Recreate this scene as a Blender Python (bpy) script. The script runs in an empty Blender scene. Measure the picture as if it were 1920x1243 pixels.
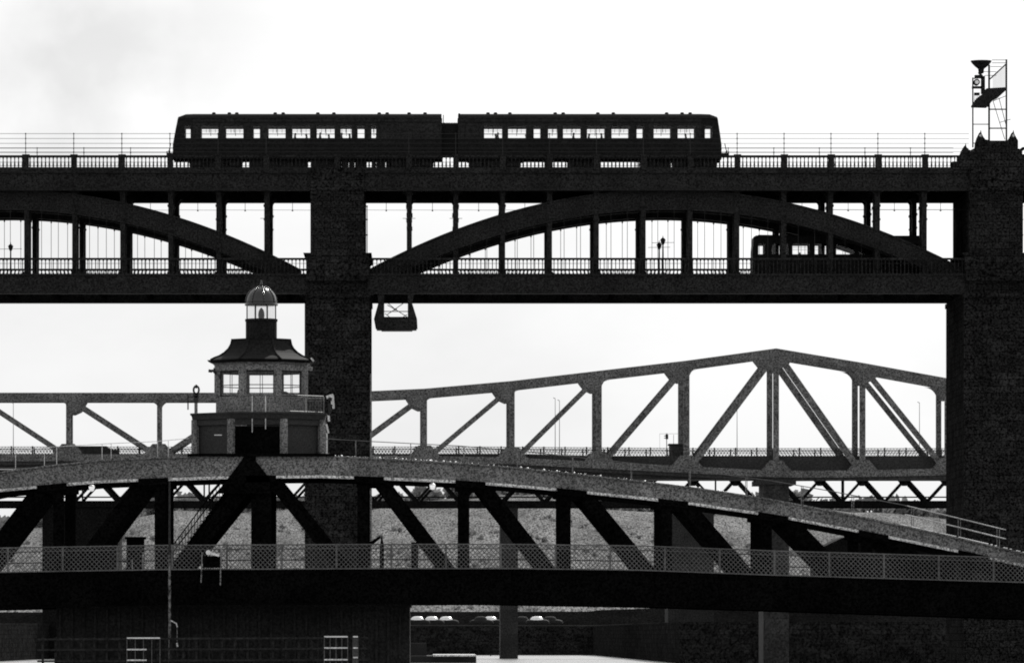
import bpy, math, random
from mathutils import Vector
R = math.radians
random.seed(7)
sc = bpy.context.scene
COL = sc.collection
F, PX0, PY0, H = 11400.0, 800.0, 1190.0, 3.5      # focal length in photo pixels, principal point, camera height

# ------------------------------------------------------------------ camera
cam = bpy.data.cameras.new('camera'); co = bpy.data.objects.new('camera', cam); COL.objects.link(co)
co.location = (0, 0, H); co.rotation_euler = (R(90), 0, 0)
cam.sensor_width = 36; cam.lens = 36*F/1920
cam.shift_x = (960-PX0)/1920; cam.shift_y = (PY0-621.5)/1920
cam.clip_start = 1; cam.clip_end = 9000
sc.camera = co
sc.cycles.pixel_filter_type = 'BLACKMAN_HARRIS'; sc.cycles.filter_width = 1.9      # soft old lens

# ------------------------------------------------------------------ sky and sun (monochrome film)
SUN_EL, SUN_AZ = 42, 24          # degrees above the horizon, degrees right of straight ahead
w = bpy.data.worlds.new('World'); sc.world = w; w.use_nodes = True
nt = w.node_tree; nt.nodes.clear()
def N(t, typ, **k):
    n = t.nodes.new(typ)
    for a, b in k.items(): setattr(n, a, b)
    return n
sky = N(nt, 'ShaderNodeTexSky', sky_type='NISHITA', sun_disc=False)
sky.sun_elevation = R(SUN_EL); sky.sun_rotation = R(SUN_AZ)
sky.air_density = 1.0; sky.dust_density = 4.0
bw = N(nt, 'ShaderNodeRGBToBW'); nt.links.new(sky.outputs[0], bw.inputs[0])
tc = N(nt, 'ShaderNodeTexCoord'); mp = N(nt, 'ShaderNodeMapping')
mp.inputs['Scale'].default_value = (1, 1, 2.0); mp.inputs['Location'].default_value = (0.33, 0, 0.1)
nt.links.new(tc.outputs['Generated'], mp.inputs[0])
nz = N(nt, 'ShaderNodeTexNoise'); nz.inputs['Scale'].default_value = 7; nz.inputs['Detail'].default_value = 6
nz.inputs['Roughness'].default_value = .55
nt.links.new(mp.outputs[0], nz.inputs['Vector'])
mr = N(nt, 'ShaderNodeMapRange'); mr.inputs['From Min'].default_value = .36; mr.inputs['From Max'].default_value = .54
mr.inputs['To Min'].default_value = .91; mr.inputs['To Max'].default_value = 1.03
nt.links.new(nz.outputs[0], mr.inputs[0])
mul = N(nt, 'ShaderNodeMath', operation='MULTIPLY'); pw = N(nt, 'ShaderNodeMath', operation='POWER'); pw.inputs[1].default_value = .22; nt.links.new(bw.outputs[0], pw.inputs[0])
pk = N(nt, 'ShaderNodeMath', operation='MULTIPLY'); pk.inputs[1].default_value = 3.72; nt.links.new(pw.outputs[0], pk.inputs[0]); nt.links.new(pk.outputs[0], mul.inputs[0]); nt.links.new(mr.outputs[0], mul.inputs[1])
# a thin grey cloud bank high on the left
vd = N(nt, 'ShaderNodeVectorMath', operation='DISTANCE'); nt.links.new(tc.outputs['Generated'], vd.inputs[0]); vd.inputs[1].default_value = (-.058, .995, .096)
m1 = N(nt, 'ShaderNodeMapRange'); m1.inputs['From Min'].default_value = .008; m1.inputs['From Max'].default_value = .042; m1.inputs['To Min'].default_value = 1; m1.inputs['To Max'].default_value = 0; nt.links.new(vd.outputs['Value'], m1.inputs[0])
n2 = N(nt, 'ShaderNodeTexNoise'); n2.inputs['Scale'].default_value = 45; n2.inputs['Detail'].default_value = 5; nt.links.new(tc.outputs['Generated'], n2.inputs['Vector'])
m2_ = N(nt, 'ShaderNodeMapRange'); m2_.inputs['From Min'].default_value = .35; m2_.inputs['From Max'].default_value = .65; m2_.inputs['To Max'].default_value = .2; nt.links.new(n2.outputs[0], m2_.inputs[0])
ml = N(nt, 'ShaderNodeMath', operation='MULTIPLY'); nt.links.new(m1.outputs[0], ml.inputs[0]); nt.links.new(m2_.outputs[0], ml.inputs[1])
sb = N(nt, 'ShaderNodeMath', operation='SUBTRACT'); sb.inputs[0].default_value = 1; nt.links.new(ml.outputs[0], sb.inputs[1])
mul2 = N(nt, 'ShaderNodeMath', operation='MULTIPLY'); nt.links.new(mul.outputs[0], mul2.inputs[0]); nt.links.new(sb.outputs[0], mul2.inputs[1]); mul = mul2
bg = N(nt, 'ShaderNodeBackground'); bg.inputs['Strength'].default_value = .12
nt.links.new(mul.outputs[0], bg.inputs['Color'])
wo = N(nt, 'ShaderNodeOutputWorld'); nt.links.new(bg.outputs[0], wo.inputs[0])
sd = bpy.data.lights.new('sun', 'SUN'); sd.energy = 3.0; sd.angle = R(.6); sd.color = (1, .985, .96)
so = bpy.data.objects.new('sun', sd); COL.objects.link(so)
el, az = R(SUN_EL), R(SUN_AZ)
so.rotation_euler = Vector((math.sin(az)*math.cos(el), math.cos(az)*math.cos(el), math.sin(el))).to_track_quat('Z', 'Y').to_euler()
sc.view_settings.view_transform = 'Standard'; sc.view_settings.look = 'None'
sc.view_settings.gamma = 1; sc.view_settings.exposure = 0.58

# ------------------------------------------------------------------ materials
def mat(name, v, rough=.7, metal=0, grain=1.0, scale=9.0, big=.6, bump=0.0, spec=.3, ys=1.0, bc=.3):
    m = bpy.data.materials.new(name); m.use_nodes = True; t = m.node_tree
    p = t.nodes['Principled BSDF']
    p.inputs['Roughness'].default_value = rough; p.inputs['Metallic'].default_value = metal
    p.inputs['Specular IOR Level'].default_value = spec
    tcn = N(t, 'ShaderNodeTexCoord')
    a = N(t, 'ShaderNodeTexNoise'); a.inputs['Scale'].default_value = scale; a.inputs['Detail'].default_value = 3; a.inputs['Roughness'].default_value = .8
    b = N(t, 'ShaderNodeTexNoise'); b.inputs['Scale'].default_value = big; b.inputs['Detail'].default_value = 4
    mpn = N(t, 'ShaderNodeMapping'); mpn.inputs['Scale'].default_value = (1, ys, 1); t.links.new(tcn.outputs['Object'], mpn.inputs[0])
    t.links.new(mpn.outputs[0], a.inputs['Vector']); t.links.new(mpn.outputs[0], b.inputs['Vector'])
    r1 = N(t, 'ShaderNodeMapRange'); r1.inputs['From Min'].default_value = .39; r1.inputs['From Max'].default_value = .61
    r1.inputs['To Min'].default_value = max(0, 1-.8*grain); r1.inputs['To Max'].default_value = 1+.8*grain
    r2 = N(t, 'ShaderNodeMapRange'); r2.inputs['From Min'].default_value = .3; r2.inputs['From Max'].default_value = .7
    r2.inputs['To Min'].default_value = 1-bc; r2.inputs['To Max'].default_value = 1+bc
    t.links.new(a.outputs[0], r1.inputs[0]); t.links.new(b.outputs[0], r2.inputs[0])
    mu = N(t, 'ShaderNodeMath', operation='MULTIPLY'); t.links.new(r1.outputs[0], mu.inputs[0]); t.links.new(r2.outputs[0], mu.inputs[1])
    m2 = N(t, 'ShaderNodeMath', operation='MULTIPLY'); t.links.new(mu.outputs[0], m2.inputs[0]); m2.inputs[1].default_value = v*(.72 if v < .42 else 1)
    t.links.new(m2.outputs[0], p.inputs['Base Color'])
    if bump:
        bp = N(t, 'ShaderNodeBump'); bp.inputs['Strength'].default_value = bump; bp.inputs['Distance'].default_value = .1
        t.links.new(a.outputs[0], bp.inputs['Height']); t.links.new(bp.outputs[0], p.inputs['Normal'])
    return m
M = dict(
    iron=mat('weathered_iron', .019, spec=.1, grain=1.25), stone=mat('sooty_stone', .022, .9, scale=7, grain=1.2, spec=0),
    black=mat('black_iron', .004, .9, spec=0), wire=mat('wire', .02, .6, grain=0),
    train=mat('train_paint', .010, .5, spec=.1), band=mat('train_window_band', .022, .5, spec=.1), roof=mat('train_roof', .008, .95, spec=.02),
    under=mat('underframe', .012, .8), skin=mat('skin', .25, .6, grain=0), cloth=mat('clothing', .02, .9, grain=0), seat=mat('seat_cloth', .03, .9, grain=0),
    chord=mat('grey_paint', .175, .55, scale=13, grain=1.25), flange=mat('pale_flange_paint', .49, .5, scale=11, grain=1.0),  # flange colour is paler to paint in light reflected off the water
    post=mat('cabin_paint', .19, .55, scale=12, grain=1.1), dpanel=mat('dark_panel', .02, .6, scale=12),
    lead=mat('roof_lead', .012, .8, 0, scale=12, spec=.12), dome=mat('dome_copper', .012, .22, 0, scale=12, grain=.6, spec=.6),
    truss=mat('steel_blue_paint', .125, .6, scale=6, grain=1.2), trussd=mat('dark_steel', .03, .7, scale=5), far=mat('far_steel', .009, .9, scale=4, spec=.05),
    conc=mat('concrete', .028, .9, scale=5), quay=mat('quay_stone', .02, .9, scale=3, spec=0), chrome=mat('bright_metal', .8, .3, .95, grain=0), meshf=mat('galvanised_lattice', .13, .6, scale=12, grain=.5),
    galv=mat('galvanised', .55, .35, .2, scale=14, grain=.5), white=mat('white_paint', .8, .5, grain=.2, scale=14),
    timber=mat('dark_timber', .02, .85, scale=9), pale=mat('pale_timber', .5, .8, scale=9),
    hill=mat('hill_grass', .13, .95, scale=2.6, grain=1.3, ys=.09, big=.13, bc=.4, spec=.05), bank=mat('river_bank_earth', .008, .95, scale=3, big=.1, spec=0),
    leaf=mat('foliage', .12, .9, scale=1.6, grain=.7, big=.2, spec=.05), road=mat('asphalt', .05, .9),
    car=mat('car_paint', .6, .3, .9, grain=.1, spec=.6), globe=mat('lamp_globe', .8, .2, grain=0))
def glass(name, tint, gl):
    m = bpy.data.materials.new(name); m.use_nodes = True; t = m.node_tree; t.nodes.clear()
    o = N(t, 'ShaderNodeOutputMaterial'); mx = N(t, 'ShaderNodeMixShader'); tr = N(t, 'ShaderNodeBsdfTransparent'); g = N(t, 'ShaderNodeBsdfGlossy')
    tr.inputs[0].default_value = (tint,)*3+(1,); g.inputs['Roughness'].default_value = .03; mx.inputs[0].default_value = gl
    t.links.new(tr.outputs[0], mx.inputs[1]); t.links.new(g.outputs[0], mx.inputs[2]); t.links.new(mx.outputs[0], o.inputs[0]); return m
def leafmat():
    m = bpy.data.materials.new('foliage'); m.use_nodes = True; t = m.node_tree; t.nodes.clear(); o = N(t, 'ShaderNodeOutputMaterial')
    d_ = N(t, 'ShaderNodeBsdfDiffuse'); tl = N(t, 'ShaderNodeBsdfTranslucent'); a_ = N(t, 'ShaderNodeAddShader')
    d_.inputs[0].default_value = (.1, .1, .1, 1); tl.inputs[0].default_value = (.13, .13, .13, 1)
    t.links.new(d_.outputs[0], a_.inputs[0]); t.links.new(tl.outputs[0], a_.inputs[1]); t.links.new(a_.outputs[0], o.inputs[0]); return m
M['leaf'] = leafmat()
def lampmat():
    m = mat('lit_globe', .8, .3, grain=0); p = m.node_tree.nodes['Principled BSDF']; p.inputs['Emission Color'].default_value = (1, 1, 1, 1); p.inputs['Emission Strength'].default_value = .4; return m  # added emission: the globes are unlit, the glow stands for daylight on them
M['lit'] = lampmat()
def stone_courses(m, bw_, bh_):
    t = m.node_tree; p = t.nodes['Principled BSDF']; l = p.inputs['Base Color'].links[0]; src = l.from_socket
    tcn = N(t, 'ShaderNodeTexCoord'); sx = N(t, 'ShaderNodeSeparateXYZ'); cx = N(t, 'ShaderNodeCombineXYZ'); ad = N(t, 'ShaderNodeMath', operation='ADD'); bk = N(t, 'ShaderNodeTexBrick')
    t.links.new(tcn.outputs['Object'], sx.inputs[0]); t.links.new(sx.outputs[0], ad.inputs[0]); t.links.new(sx.outputs[1], ad.inputs[1]); t.links.new(ad.outputs[0], cx.inputs[0]); t.links.new(sx.outputs[2], cx.inputs[1]); t.links.new(cx.outputs[0], bk.inputs['Vector'])
    bk.inputs['Scale'].default_value = 1; bk.inputs['Brick Width'].default_value = bw_; bk.inputs['Row Height'].default_value = bh_; bk.inputs['Mortar Size'].default_value = .02
    bk.inputs['Color1'].default_value = (.75,)*3+(1,); bk.inputs['Color2'].default_value = (1.25,)*3+(1,); bk.inputs['Mortar'].default_value = (.35,)*3+(1,)
    mu = N(t, 'ShaderNodeMix', data_type='RGBA', blend_type='MULTIPLY'); mu.inputs[0].default_value = 1
    t.links.new(src, mu.inputs[6]); t.links.new(bk.outputs[0], mu.inputs[7]); t.links.new(mu.outputs[2], p.inputs['Base Color'])
stone_courses(M['stone'], 1.1, .45); stone_courses(M['quay'], 1.6, .6); stone_courses(M['conc'], 6, 1.8)
M['glass'] = glass('window_glass', .97, .04); M['dglass'] = glass('lamp_glass', .92, .08)

# ------------------------------------------------------------------ helpers
def X(px, Y): return (px-PX0)*Y/F
def Z(py, Y): return H+(PY0-py)*Y/F
class MB:
    def __init__(s): s.v, s.f, s.m, s.mats = [], [], [], []
    def mi(s, m):
        if m not in s.mats: s.mats.append(m)
        return s.mats.index(m)
    def add(s, vs, fs, m):
        b = len(s.v); s.v += [tuple(p) for p in vs]; k = s.mi(m)
        for f in fs: s.f.append([b+i for i in f]); s.m.append(k)
        return s
    def box(s, x0, x1, y0, y1, z0, z1, m):
        if x0 > x1: x0, x1 = x1, x0
        if z0 > z1: z0, z1 = z1, z0
        if y0 > y1: y0, y1 = y1, y0
        return s.add([(x, y, z) for x in (x0, x1) for y in (y0, y1) for z in (z0, z1)],
                     [(0, 1, 3, 2), (4, 6, 7, 5), (0, 4, 5, 1), (2, 3, 7, 6), (0, 2, 6, 4), (1, 5, 7, 3)], m)
    def prism(s, pts, y0, y1, m, dx=0):
        n = len(pts)
        return s.add([(x, y0, z) for x, z in pts]+[(x+dx, y1, z) for x, z in pts],
                     [list(range(n))[::-1], list(range(n, 2*n))]+[(i, (i+1) % n, n+(i+1) % n, n+i) for i in range(n)], m)
    def bar(s, a, b, wd, m, dp=None, up=(0, 1, 0)):      # rectangular bar a to b, wd across, dp along up
        a, b = Vector(a), Vector(b); d = (b-a)
        if d.length < 1e-6: return s
        d.normalize(); u = Vector(up); u = (u-d*u.dot(d)).normalized(); q = d.cross(u); dp = wd if dp is None else dp
        vs = [p+q*(i*wd/2)+u*(j*dp/2) for p in (a, b) for i, j in ((-1, -1), (1, -1), (1, 1), (-1, 1))]
        return s.add(vs, [(0, 3, 2, 1), (4, 5, 6, 7), (0, 1, 5, 4), (1, 2, 6, 5), (2, 3, 7, 6), (3, 0, 4, 7)], m)
    def tube(s, a, b, r0, m, r1=None, n=8):
        a, b = Vector(a), Vector(b); d = b-a
        if d.length < 1e-6: return s
        d.normalize(); r1 = r0 if r1 is None else r1
        u = d.orthogonal().normalized(); q = d.cross(u)
        vs = [p+(u*math.cos(2*math.pi*i/n)+q*math.sin(2*math.pi*i/n))*r for p, r in ((a, r0), (b, r1)) for i in range(n)]
        return s.add(vs, [list(range(n))[::-1], list(range(n, 2*n))]+[(i, (i+1) % n, n+(i+1) % n, n+i) for i in range(n)], m)
    def lathe(s, cx, cy, prof, m, n=24, rot=0):          # prof = [(r, z)...]
        vs = [(cx+r*math.cos(rot+2*math.pi*i/n), cy+r*math.sin(rot+2*math.pi*i/n), z) for r, z in prof for i in range(n)]
        fs = [(k*n+i, k*n+(i+1) % n, (k+1)*n+(i+1) % n, (k+1)*n+i) for k in range(len(prof)-1) for i in range(n)]
        fs += [list(range(n))[::-1], list(range((len(prof)-1)*n, len(prof)*n))]
        return s.add(vs, fs, m)
    def pbar(s, a, b, Y, wpx, m, dp=.2):                 # bar in the plane at distance Y, ends measured on the photograph
        return s.bar((X(a[0], Y), Y, Z(a[1], Y)), (X(b[0], Y), Y, Z(b[1], Y)), wpx*Y/F, m, dp)
    def pbox(s, x0, x1, y0, y1, Ya, Yb, m): return s.box(X(x0, Ya), X(x1, Ya), Ya, Yb, Z(y0, Ya), Z(y1, Ya), m)
    def pprism(s, pts, Ya, Yb, m): return s.prism([(X(a, Ya), Z(b, Ya)) for a, b in pts], Ya, Yb, m)
    def build(s, name, parent=None, label=None, kind=None, smooth=False):
        me = bpy.data.meshes.new(name); me.from_pydata(s.v, [], s.f)
        for m in s.mats: me.materials.append(M[m])
        me.polygons.foreach_set('material_index', s.m)
        if smooth: me.polygons.foreach_set('use_smooth', [True]*len(s.f))
        me.update()
        o = bpy.data.objects.new(name, me); COL.objects.link(o)
        if parent:
            o.parent = parent; top = parent; off = Vector((0, 0, 0))
            while top: off += top.location; top = top.parent
            me.transform(__import__('mathutils').Matrix.Translation(-off))
        if label: o['label'] = label
        if kind: o['kind'] = kind
        return o
def tag(o, label, cat, group=None):
    o['label'] = label; o['category'] = cat
    if group: o['group'] = group
    return o
def thing(name, label, cat, loc, group=None):
    o = bpy.data.objects.new(name, None); COL.objects.link(o); o.location = loc; o.empty_display_size = .5
    return tag(o, label, cat, group)
def kids(o): return [c for c in bpy.data.objects if c.parent == o]
def copy_tree(o, delta, label=None, parent=None):
    c = o.copy(); COL.objects.link(c)
    if parent: c.parent = parent
    else: c.location = Vector(o.location)+Vector(delta)
    if label: c['label'] = label
    for k in kids(o): copy_tree(k, delta, None, c)
    return c
def fillet(mb, x, z, sx, sz, r, y0, y1, m):              # concave corner piece with its square corner at (x, z)
    pts = [(x, z)]+[(x+sx*r*(1-math.sin(t)), z+sz*r*(1-math.cos(t))) for t in [i*math.pi/16 for i in range(9)]]
    if sx*sz > 0: pts = pts[::-1]
    mb.prism(pts, y0, y1, m)

# ------------------------------------------------------------------ ground, water, hills
def terrain():
    # river bed and river
    MB().box(-900, 900, -200, 4000, -6, -3, 'bank').build('ground', kind='structure')
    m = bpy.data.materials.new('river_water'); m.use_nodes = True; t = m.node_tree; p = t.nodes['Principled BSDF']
    p.inputs['Base Color'].default_value = (.2, .2, .2, 1); p.inputs['Roughness'].default_value = .32; p.inputs['IOR'].default_value = 1.5  # base colour lightened to carry the bright sky reflection
    tcn = N(t, 'ShaderNodeTexCoord'); a = N(t, 'ShaderNodeTexNoise'); a.inputs['Scale'].default_value = .35; a.inputs['Detail'].default_value = 5
    t.links.new(tcn.outputs['Object'], a.inputs['Vector'])
    bp = N(t, 'ShaderNodeBump'); bp.inputs['Strength'].default_value = 1; bp.inputs['Distance'].default_value = .25
    t.links.new(a.outputs[0], bp.inputs['Height']); t.links.new(bp.outputs[0], p.inputs['Normal'])
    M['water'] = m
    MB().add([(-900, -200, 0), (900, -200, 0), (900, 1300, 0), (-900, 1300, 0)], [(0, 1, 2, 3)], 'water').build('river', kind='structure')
    # dark quay bank along the far shore; the shore comes nearer towards the right
    shore = [(-700, 800), (-57, 800), (-54, 1060), (29, 1060), (30.5, 870), (31, 745), (60, 735), (700, 730)]
    mb = MB(); n = len(shore); top = 5.3
    bh = lambda x: 7.6+1.3*min(1, max(0, (x-28)/10))
    vs = [(x, y, -3) for x, y in shore]+[(x, y+1, top-.2) for x, y in shore]+[(x, 1082, top) for x, y in shore]+[(x, 1091, bh(x)) for x, y in shore]+[(x, 1110, bh(x)-1.5) for x, y in shore]
    fs = lambda ks: [(k*n+i, k*n+i+1, (k+1)*n+i+1, (k+1)*n+i) for k in ks for i in range(n-1)]
    mb.add(vs, fs((0, 1)), 'quay').build('quay', kind='structure')
    MB().add(vs, fs((2, 3)), 'bank').build('river_bank', kind='structure')
    # hillside
    nx, ny = 120, 26; vs = []; fs = []
    def top_z(x):
        return 35.6-2.0*min(1, max(0, (20-x)/70))+1.9*math.sin(x*.031+1.5)+1.5*math.sin(x*.083)+.6*math.sin(x*.21+2)
    for j in range(ny+1):
        for i in range(nx+1):
            x = -520+1040*i/nx; t_ = j/ny; y = 1100+420*t_
            z = top+(top_z(x)-top)*(1-(1-t_)**1.35)+math.sin(x*.11+y*.07)*1.0*math.sin(math.pi*t_)
            vs.append((x, y, z))
    for j in range(ny):
        for i in range(nx): a = j*(nx+1)+i; fs.append((a, a+1, a+nx+2, a+nx+1))
    MB().add(vs, fs, 'hill').build('hillside', kind='structure', smooth=True)
    # far-off wood along the ridge: leaf clumps
    mb = MB(); rnd = random.Random(3)
    for k in range(520):
        x = rnd.uniform(-115, 190); y = rnd.uniform(1490, 1540); r = rnd.uniform(1.0, 2.6); h = top_z(x)+rnd.uniform(-1, 1.6)
        mb.tube((x, y, h-3), (x, y, h), .3, 'timber', n=5)
        for q in range(46):
            d = Vector((rnd.gauss(0, 1), rnd.gauss(0, 1), rnd.gauss(0, .8))); d.normalize(); c = Vector((x, y, h+.4))+d*r*rnd.uniform(.3, 1)
            u = Vector((rnd.gauss(0, 1), rnd.gauss(0, 1), rnd.gauss(0, 1))).normalized(); v = u.orthogonal().normalized(); s_ = rnd.uniform(.3, .75)
            mb.add([c-u*s_-v*s_, c+u*s_-v*s_, c+u*s_+v*s_, c-u*s_+v*s_], [(0, 1, 2, 3)], 'leaf')
    o = mb.build('far_wood'); o['kind'] = 'stuff'; tag(o, 'pale hazy wood along the skyline of the far hillside', 'wood')
    # scrub on the slope between the quay and the hill
    mb = MB()
    for k in range(1300):
        x = rnd.uniform(-110, 185); y = rnd.uniform(1104, 1380); t_ = (y-1100)/420; h = top+(top_z(x)-top)*(1-(1-t_)**1.35)-.3; r = rnd.uniform(.3, .9)
        for q in range(9):
            d = Vector((rnd.gauss(0, 1), rnd.gauss(0, 1), abs(rnd.gauss(0, .8)))); d.normalize(); c = Vector((x, y, h))+d*r*rnd.uniform(.3, 1)
            u = Vector((rnd.gauss(0, 1), rnd.gauss(0, 1), rnd.gauss(0, 1))).normalized(); v = u.orthogonal().normalized(); s_ = rnd.uniform(.2, .55)
            mb.add([c-u*s_-v*s_, c+u*s_-v*s_, c+u*s_+v*s_, c-u*s_+v*s_], [(0, 1, 2, 3)], 'leaf')
    o = mb.build('scrub'); o['kind'] = 'stuff'; tag(o, 'low scrub scattered over the slope behind the far quay', 'scrub')
terrain()

# ------------------------------------------------------------------ the tall two-deck arch bridge carrying the train
YB = 400.0; RIBS = (400.0, 402.1, 408.2, 410.3); S = YB/F
SP = [(5.0, 90.0), (1250.0, 87.8)]           # crown of each arch and its bay width, photo pixels on the near face
PIER = [633.0, 1865.0]
hlb = thing('arch_bridge', 'tall black two-deck iron arch bridge on stone piers crossing the whole picture', 'bridge', (X(1250, YB), YB, 0))
zr = lambda py: Z(py, YB)
ZU, ZUT = zr(359), zr(318)                   # underside and top of the railway deck
ZL, ZLT = zr(552), zr(517)                   # underside and top of the road deck
XL, XR = X(-620, YB), X(2500, YB)
def ztop(px, c): return zr(357+.00048*(px-c)**2)
def zbot(px, c): return zr(392+.000478*(px-c)**2)
# decks
d = MB()
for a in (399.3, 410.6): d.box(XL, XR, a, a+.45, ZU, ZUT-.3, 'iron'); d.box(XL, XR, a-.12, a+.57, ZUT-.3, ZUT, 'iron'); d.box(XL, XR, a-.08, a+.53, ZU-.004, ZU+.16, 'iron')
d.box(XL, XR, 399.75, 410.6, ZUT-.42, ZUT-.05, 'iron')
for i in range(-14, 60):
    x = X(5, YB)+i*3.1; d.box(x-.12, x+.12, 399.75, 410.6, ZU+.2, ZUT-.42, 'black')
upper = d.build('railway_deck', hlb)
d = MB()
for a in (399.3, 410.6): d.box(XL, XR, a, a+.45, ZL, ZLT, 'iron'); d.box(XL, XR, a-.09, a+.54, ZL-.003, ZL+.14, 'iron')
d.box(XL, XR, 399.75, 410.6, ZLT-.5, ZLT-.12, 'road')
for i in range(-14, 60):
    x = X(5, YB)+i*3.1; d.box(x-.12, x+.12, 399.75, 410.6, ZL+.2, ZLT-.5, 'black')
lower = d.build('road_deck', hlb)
# arch ribs: a rib per plane per span
def rib(c, Y, half=559):
    mb = MB(); n = 48; xs = [c-half+2*half*i/n for i in range(n+1)]
    pts = [(X(x, YB), zbot(x, c)) for x in xs]+[(X(x, YB), ztop(x, c)) for x in reversed(xs)]
    pts = [(x, max(z, ZL+.2)) for x, z in pts]
    nn = len(xs)
    for i in range(nn-1):
        q = [pts[i], pts[i+1], pts[-2-i], pts[-1-i]]
        mb.prism(q, Y-.12, Y+.12, 'iron')
        for (p0, p1) in ((pts[i], pts[i+1]), (pts[-1-i], pts[-2-i])):
            mb.bar((p0[0], Y, p0[1]), (p1[0], Y, p1[1]), .1, 'iron', .42)
    return mb.build('arch_rib', hlb)
for c in (SP[0][0], SP[1][0], 2492.0):
    for Y in RIBS: rib(c, Y)
# spandrel columns and hangers
def column(px, c, Y):
    mb = MB(); x = X(px, YB); w_ = .158
    mb.box(x-w_, x+w_, Y-.16, Y+.16, ZLT-.1, ZU+.1, 'iron')
    for sx in (-1, 1): fillet(mb, x+sx*w_, ZU+.02, sx, -1, .3, Y-.08, Y+.08, 'iron')
    mb.box(x-w_-.05, x+w_+.05, Y-.2, Y+.2, zr(388), zr(384), 'iron'); mb.box(x-w_-.04, x+w_+.04, Y-.2, Y+.2, zr(413), zr(410), 'iron')
    mb.box(x-w_-.07, x+w_+.07, Y-.22, Y+.22, ZLT-.05, ZLT+.25, 'iron')
    if Y == 400.0 and px > 700 and px < 900 or Y == 400.0 and px == 500.0: mb.bar((x-.42, Y-.1, zr(410)), (x+.42, Y-.1, zr(410)), .03, 'iron')
    mb.build('column', hlb)
cols = [(SP[0][0]+(k-5.5)*90, SP[0][0]) for k in range(5, 12)]+[(SP[1][0]+(k-5.5)*87.8, SP[1][0]) for k in range(12)]+[(2009.0, 2492.0), (2097.0, 2492.0)]
for px, c in cols:
    for Y in RIBS: column(px, c, Y)
for c, bay in SP:
    for k in range(-1, 12):
        for t_ in (.31, .66):
            px = c+(k-5.5+t_)*bay
            if abs(px-c) > 6.2*bay or px < -20: continue
            zb = zbot(px, c)
            if zb < ZLT+1.3: continue
            for Y in (400.0, 410.3):
                x = X(px, YB); MB().lathe(x, Y, [(.017, ZLT-.05), (.017, zb-.16), (.05, zb-.15), (.05, zb+.05)], 'wire', 6).build('hanger_rod', hlb)
# upper openings: cable and droppers
cb = MB()
for c, bay in SP:
    for k in range(-1, 12):
        xa = X(c+(k-5.5)*bay, YB); xb = X(c+(k-4.5)*bay, YB); Y = 405.5; z1 = Z(394.5, Y)
        cb.tube((xa, Y, z1+.02), (xb, Y, z1), .012, 'wire', n=5); xm = (xa+xb)/2
        cb.tube((xm, Y, z1), (xm, Y, Z(376, Y)), .018, 'wire', n=5); cb.box(xm-.05, xm+.05, Y-.05, Y+.05, z1-.07, z1+.02, 'iron')
        if c > 800 and k > 7: cb.tube((xa, 401, Z(393, 401)), (xb, 401, Z(393, 401)), .012, 'wire', n=5)
cb.build('overhead_cable', hlb)
# bracing between ribs at every column
br = MB()
for px, c in cols:
    x = X(px, YB); z = (zbot(px, c)+ztop(px, c))/2
    if z > ZLT+.3:
        br.box(x-.08, x+.08, 400.1, 402, z-.3, z+.3, 'iron'); br.box(x-.08, x+.08, 408.3, 410.2, z-.3, z+.3, 'iron')
br.build('rib_bracing', hlb)
# piers
def pier(c):
    mb = MB(); l, r = X(c-61, YB), X(c+61, YB); k = 0
    mb.box(l, r, 398.6, 412.4, 1.2, ZL-.3, 'stone'); mb.box(l-.6, r+.6, 397.8, 413.2, -3, 1.2, 'stone')
    mb.box(l-.06, r+.06, 398.4, 412.6, ZL-.3, ZL-.003, 'stone')
    l, r = X(c-50.5, YB), X(c+50.5, YB)
    mb.box(l, r, 399.0, 411.3, ZL+.001, ZU+.01, 'stone')
    mb.box(l-.28, r+.28, 398.8, 411.5, ZLT-.4, zr(484), 'stone')
    for s_, e in ((-1, l), (1, r)):
        pts = [(e, zr(476)), (e+s_*.47, zr(476)), (e+s_*.44, zr(477.5)), (e+s_*.3, zr(480)), (e+s_*.28, zr(485)), (e, zr(485))]
        mb.prism(pts if s_ < 0 else pts[::-1], 398.9, 411.4, 'stone')
    for z in range(3, int(ZL), 1):
        pass
    o = mb.build('stone_pier', hlb)
    q = MB(); x = r+.16; q.tube((x, 401, zr(478)), (x, 401, zr(384)), .028, 'iron', n=6)
    for yy in (386, 411, 440): q.box(r-.02, x+.05, 400.9, 401.1, zr(yy), zr(yy-2), 'iron')
    q.build('drain_pipe', hlb)
    for Y in (398.9,): 
        q = MB()
        q.box(X(c-50, YB), X(c+50, YB), 398.8, 399.02, ZU, ZUT+.02, 'stone')
        q.build('pilaster', hlb)
for c in PIER: pier(c)
# balustrades, one per side per deck
def balustrade(name, Y, z0, h, par, bottle, step=.253):
    mb = MB(); zt = z0+h; x = XL
    mb.box(XL, XR, Y-.1, Y+.1, zt-.13, zt, 'iron'); mb.box(XL, XR, Y-.08, Y+.08, z0-.05, z0+.09, 'iron')
    if not bottle: mb.box(XL, XR, Y-.02, Y+.02, z0+.62*h+.05, z0+.62*h+.075, 'iron')
    n = int((XR-XL)/step); a, b = X(-60, YB), X(1990, YB)
    for i in range(n):
        xx = XL+i*step
        if xx < a or xx > b: continue
        if bottle:
            hh = h-.2; prof = [(.035, z0+.06), (.06, z0+.09+.2*hh), (.028, z0+.09+.7*hh), (.055, zt-.12)]
            mb.lathe(xx, Y, prof, 'iron', n=6)
        else:
            mb.box(xx-.028, xx+.028, Y-.03, Y+.03, z0+.05, zt-.1, 'iron')
            mb.box(xx-.06, xx+.06, Y-.025, Y+.025, z0+.09, z0+.15, 'iron'); mb.box(xx-.055, xx+.055, Y-.025, Y+.025, zt-.19, zt-.13, 'iron')
    return mb.build(name, par)
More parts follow.
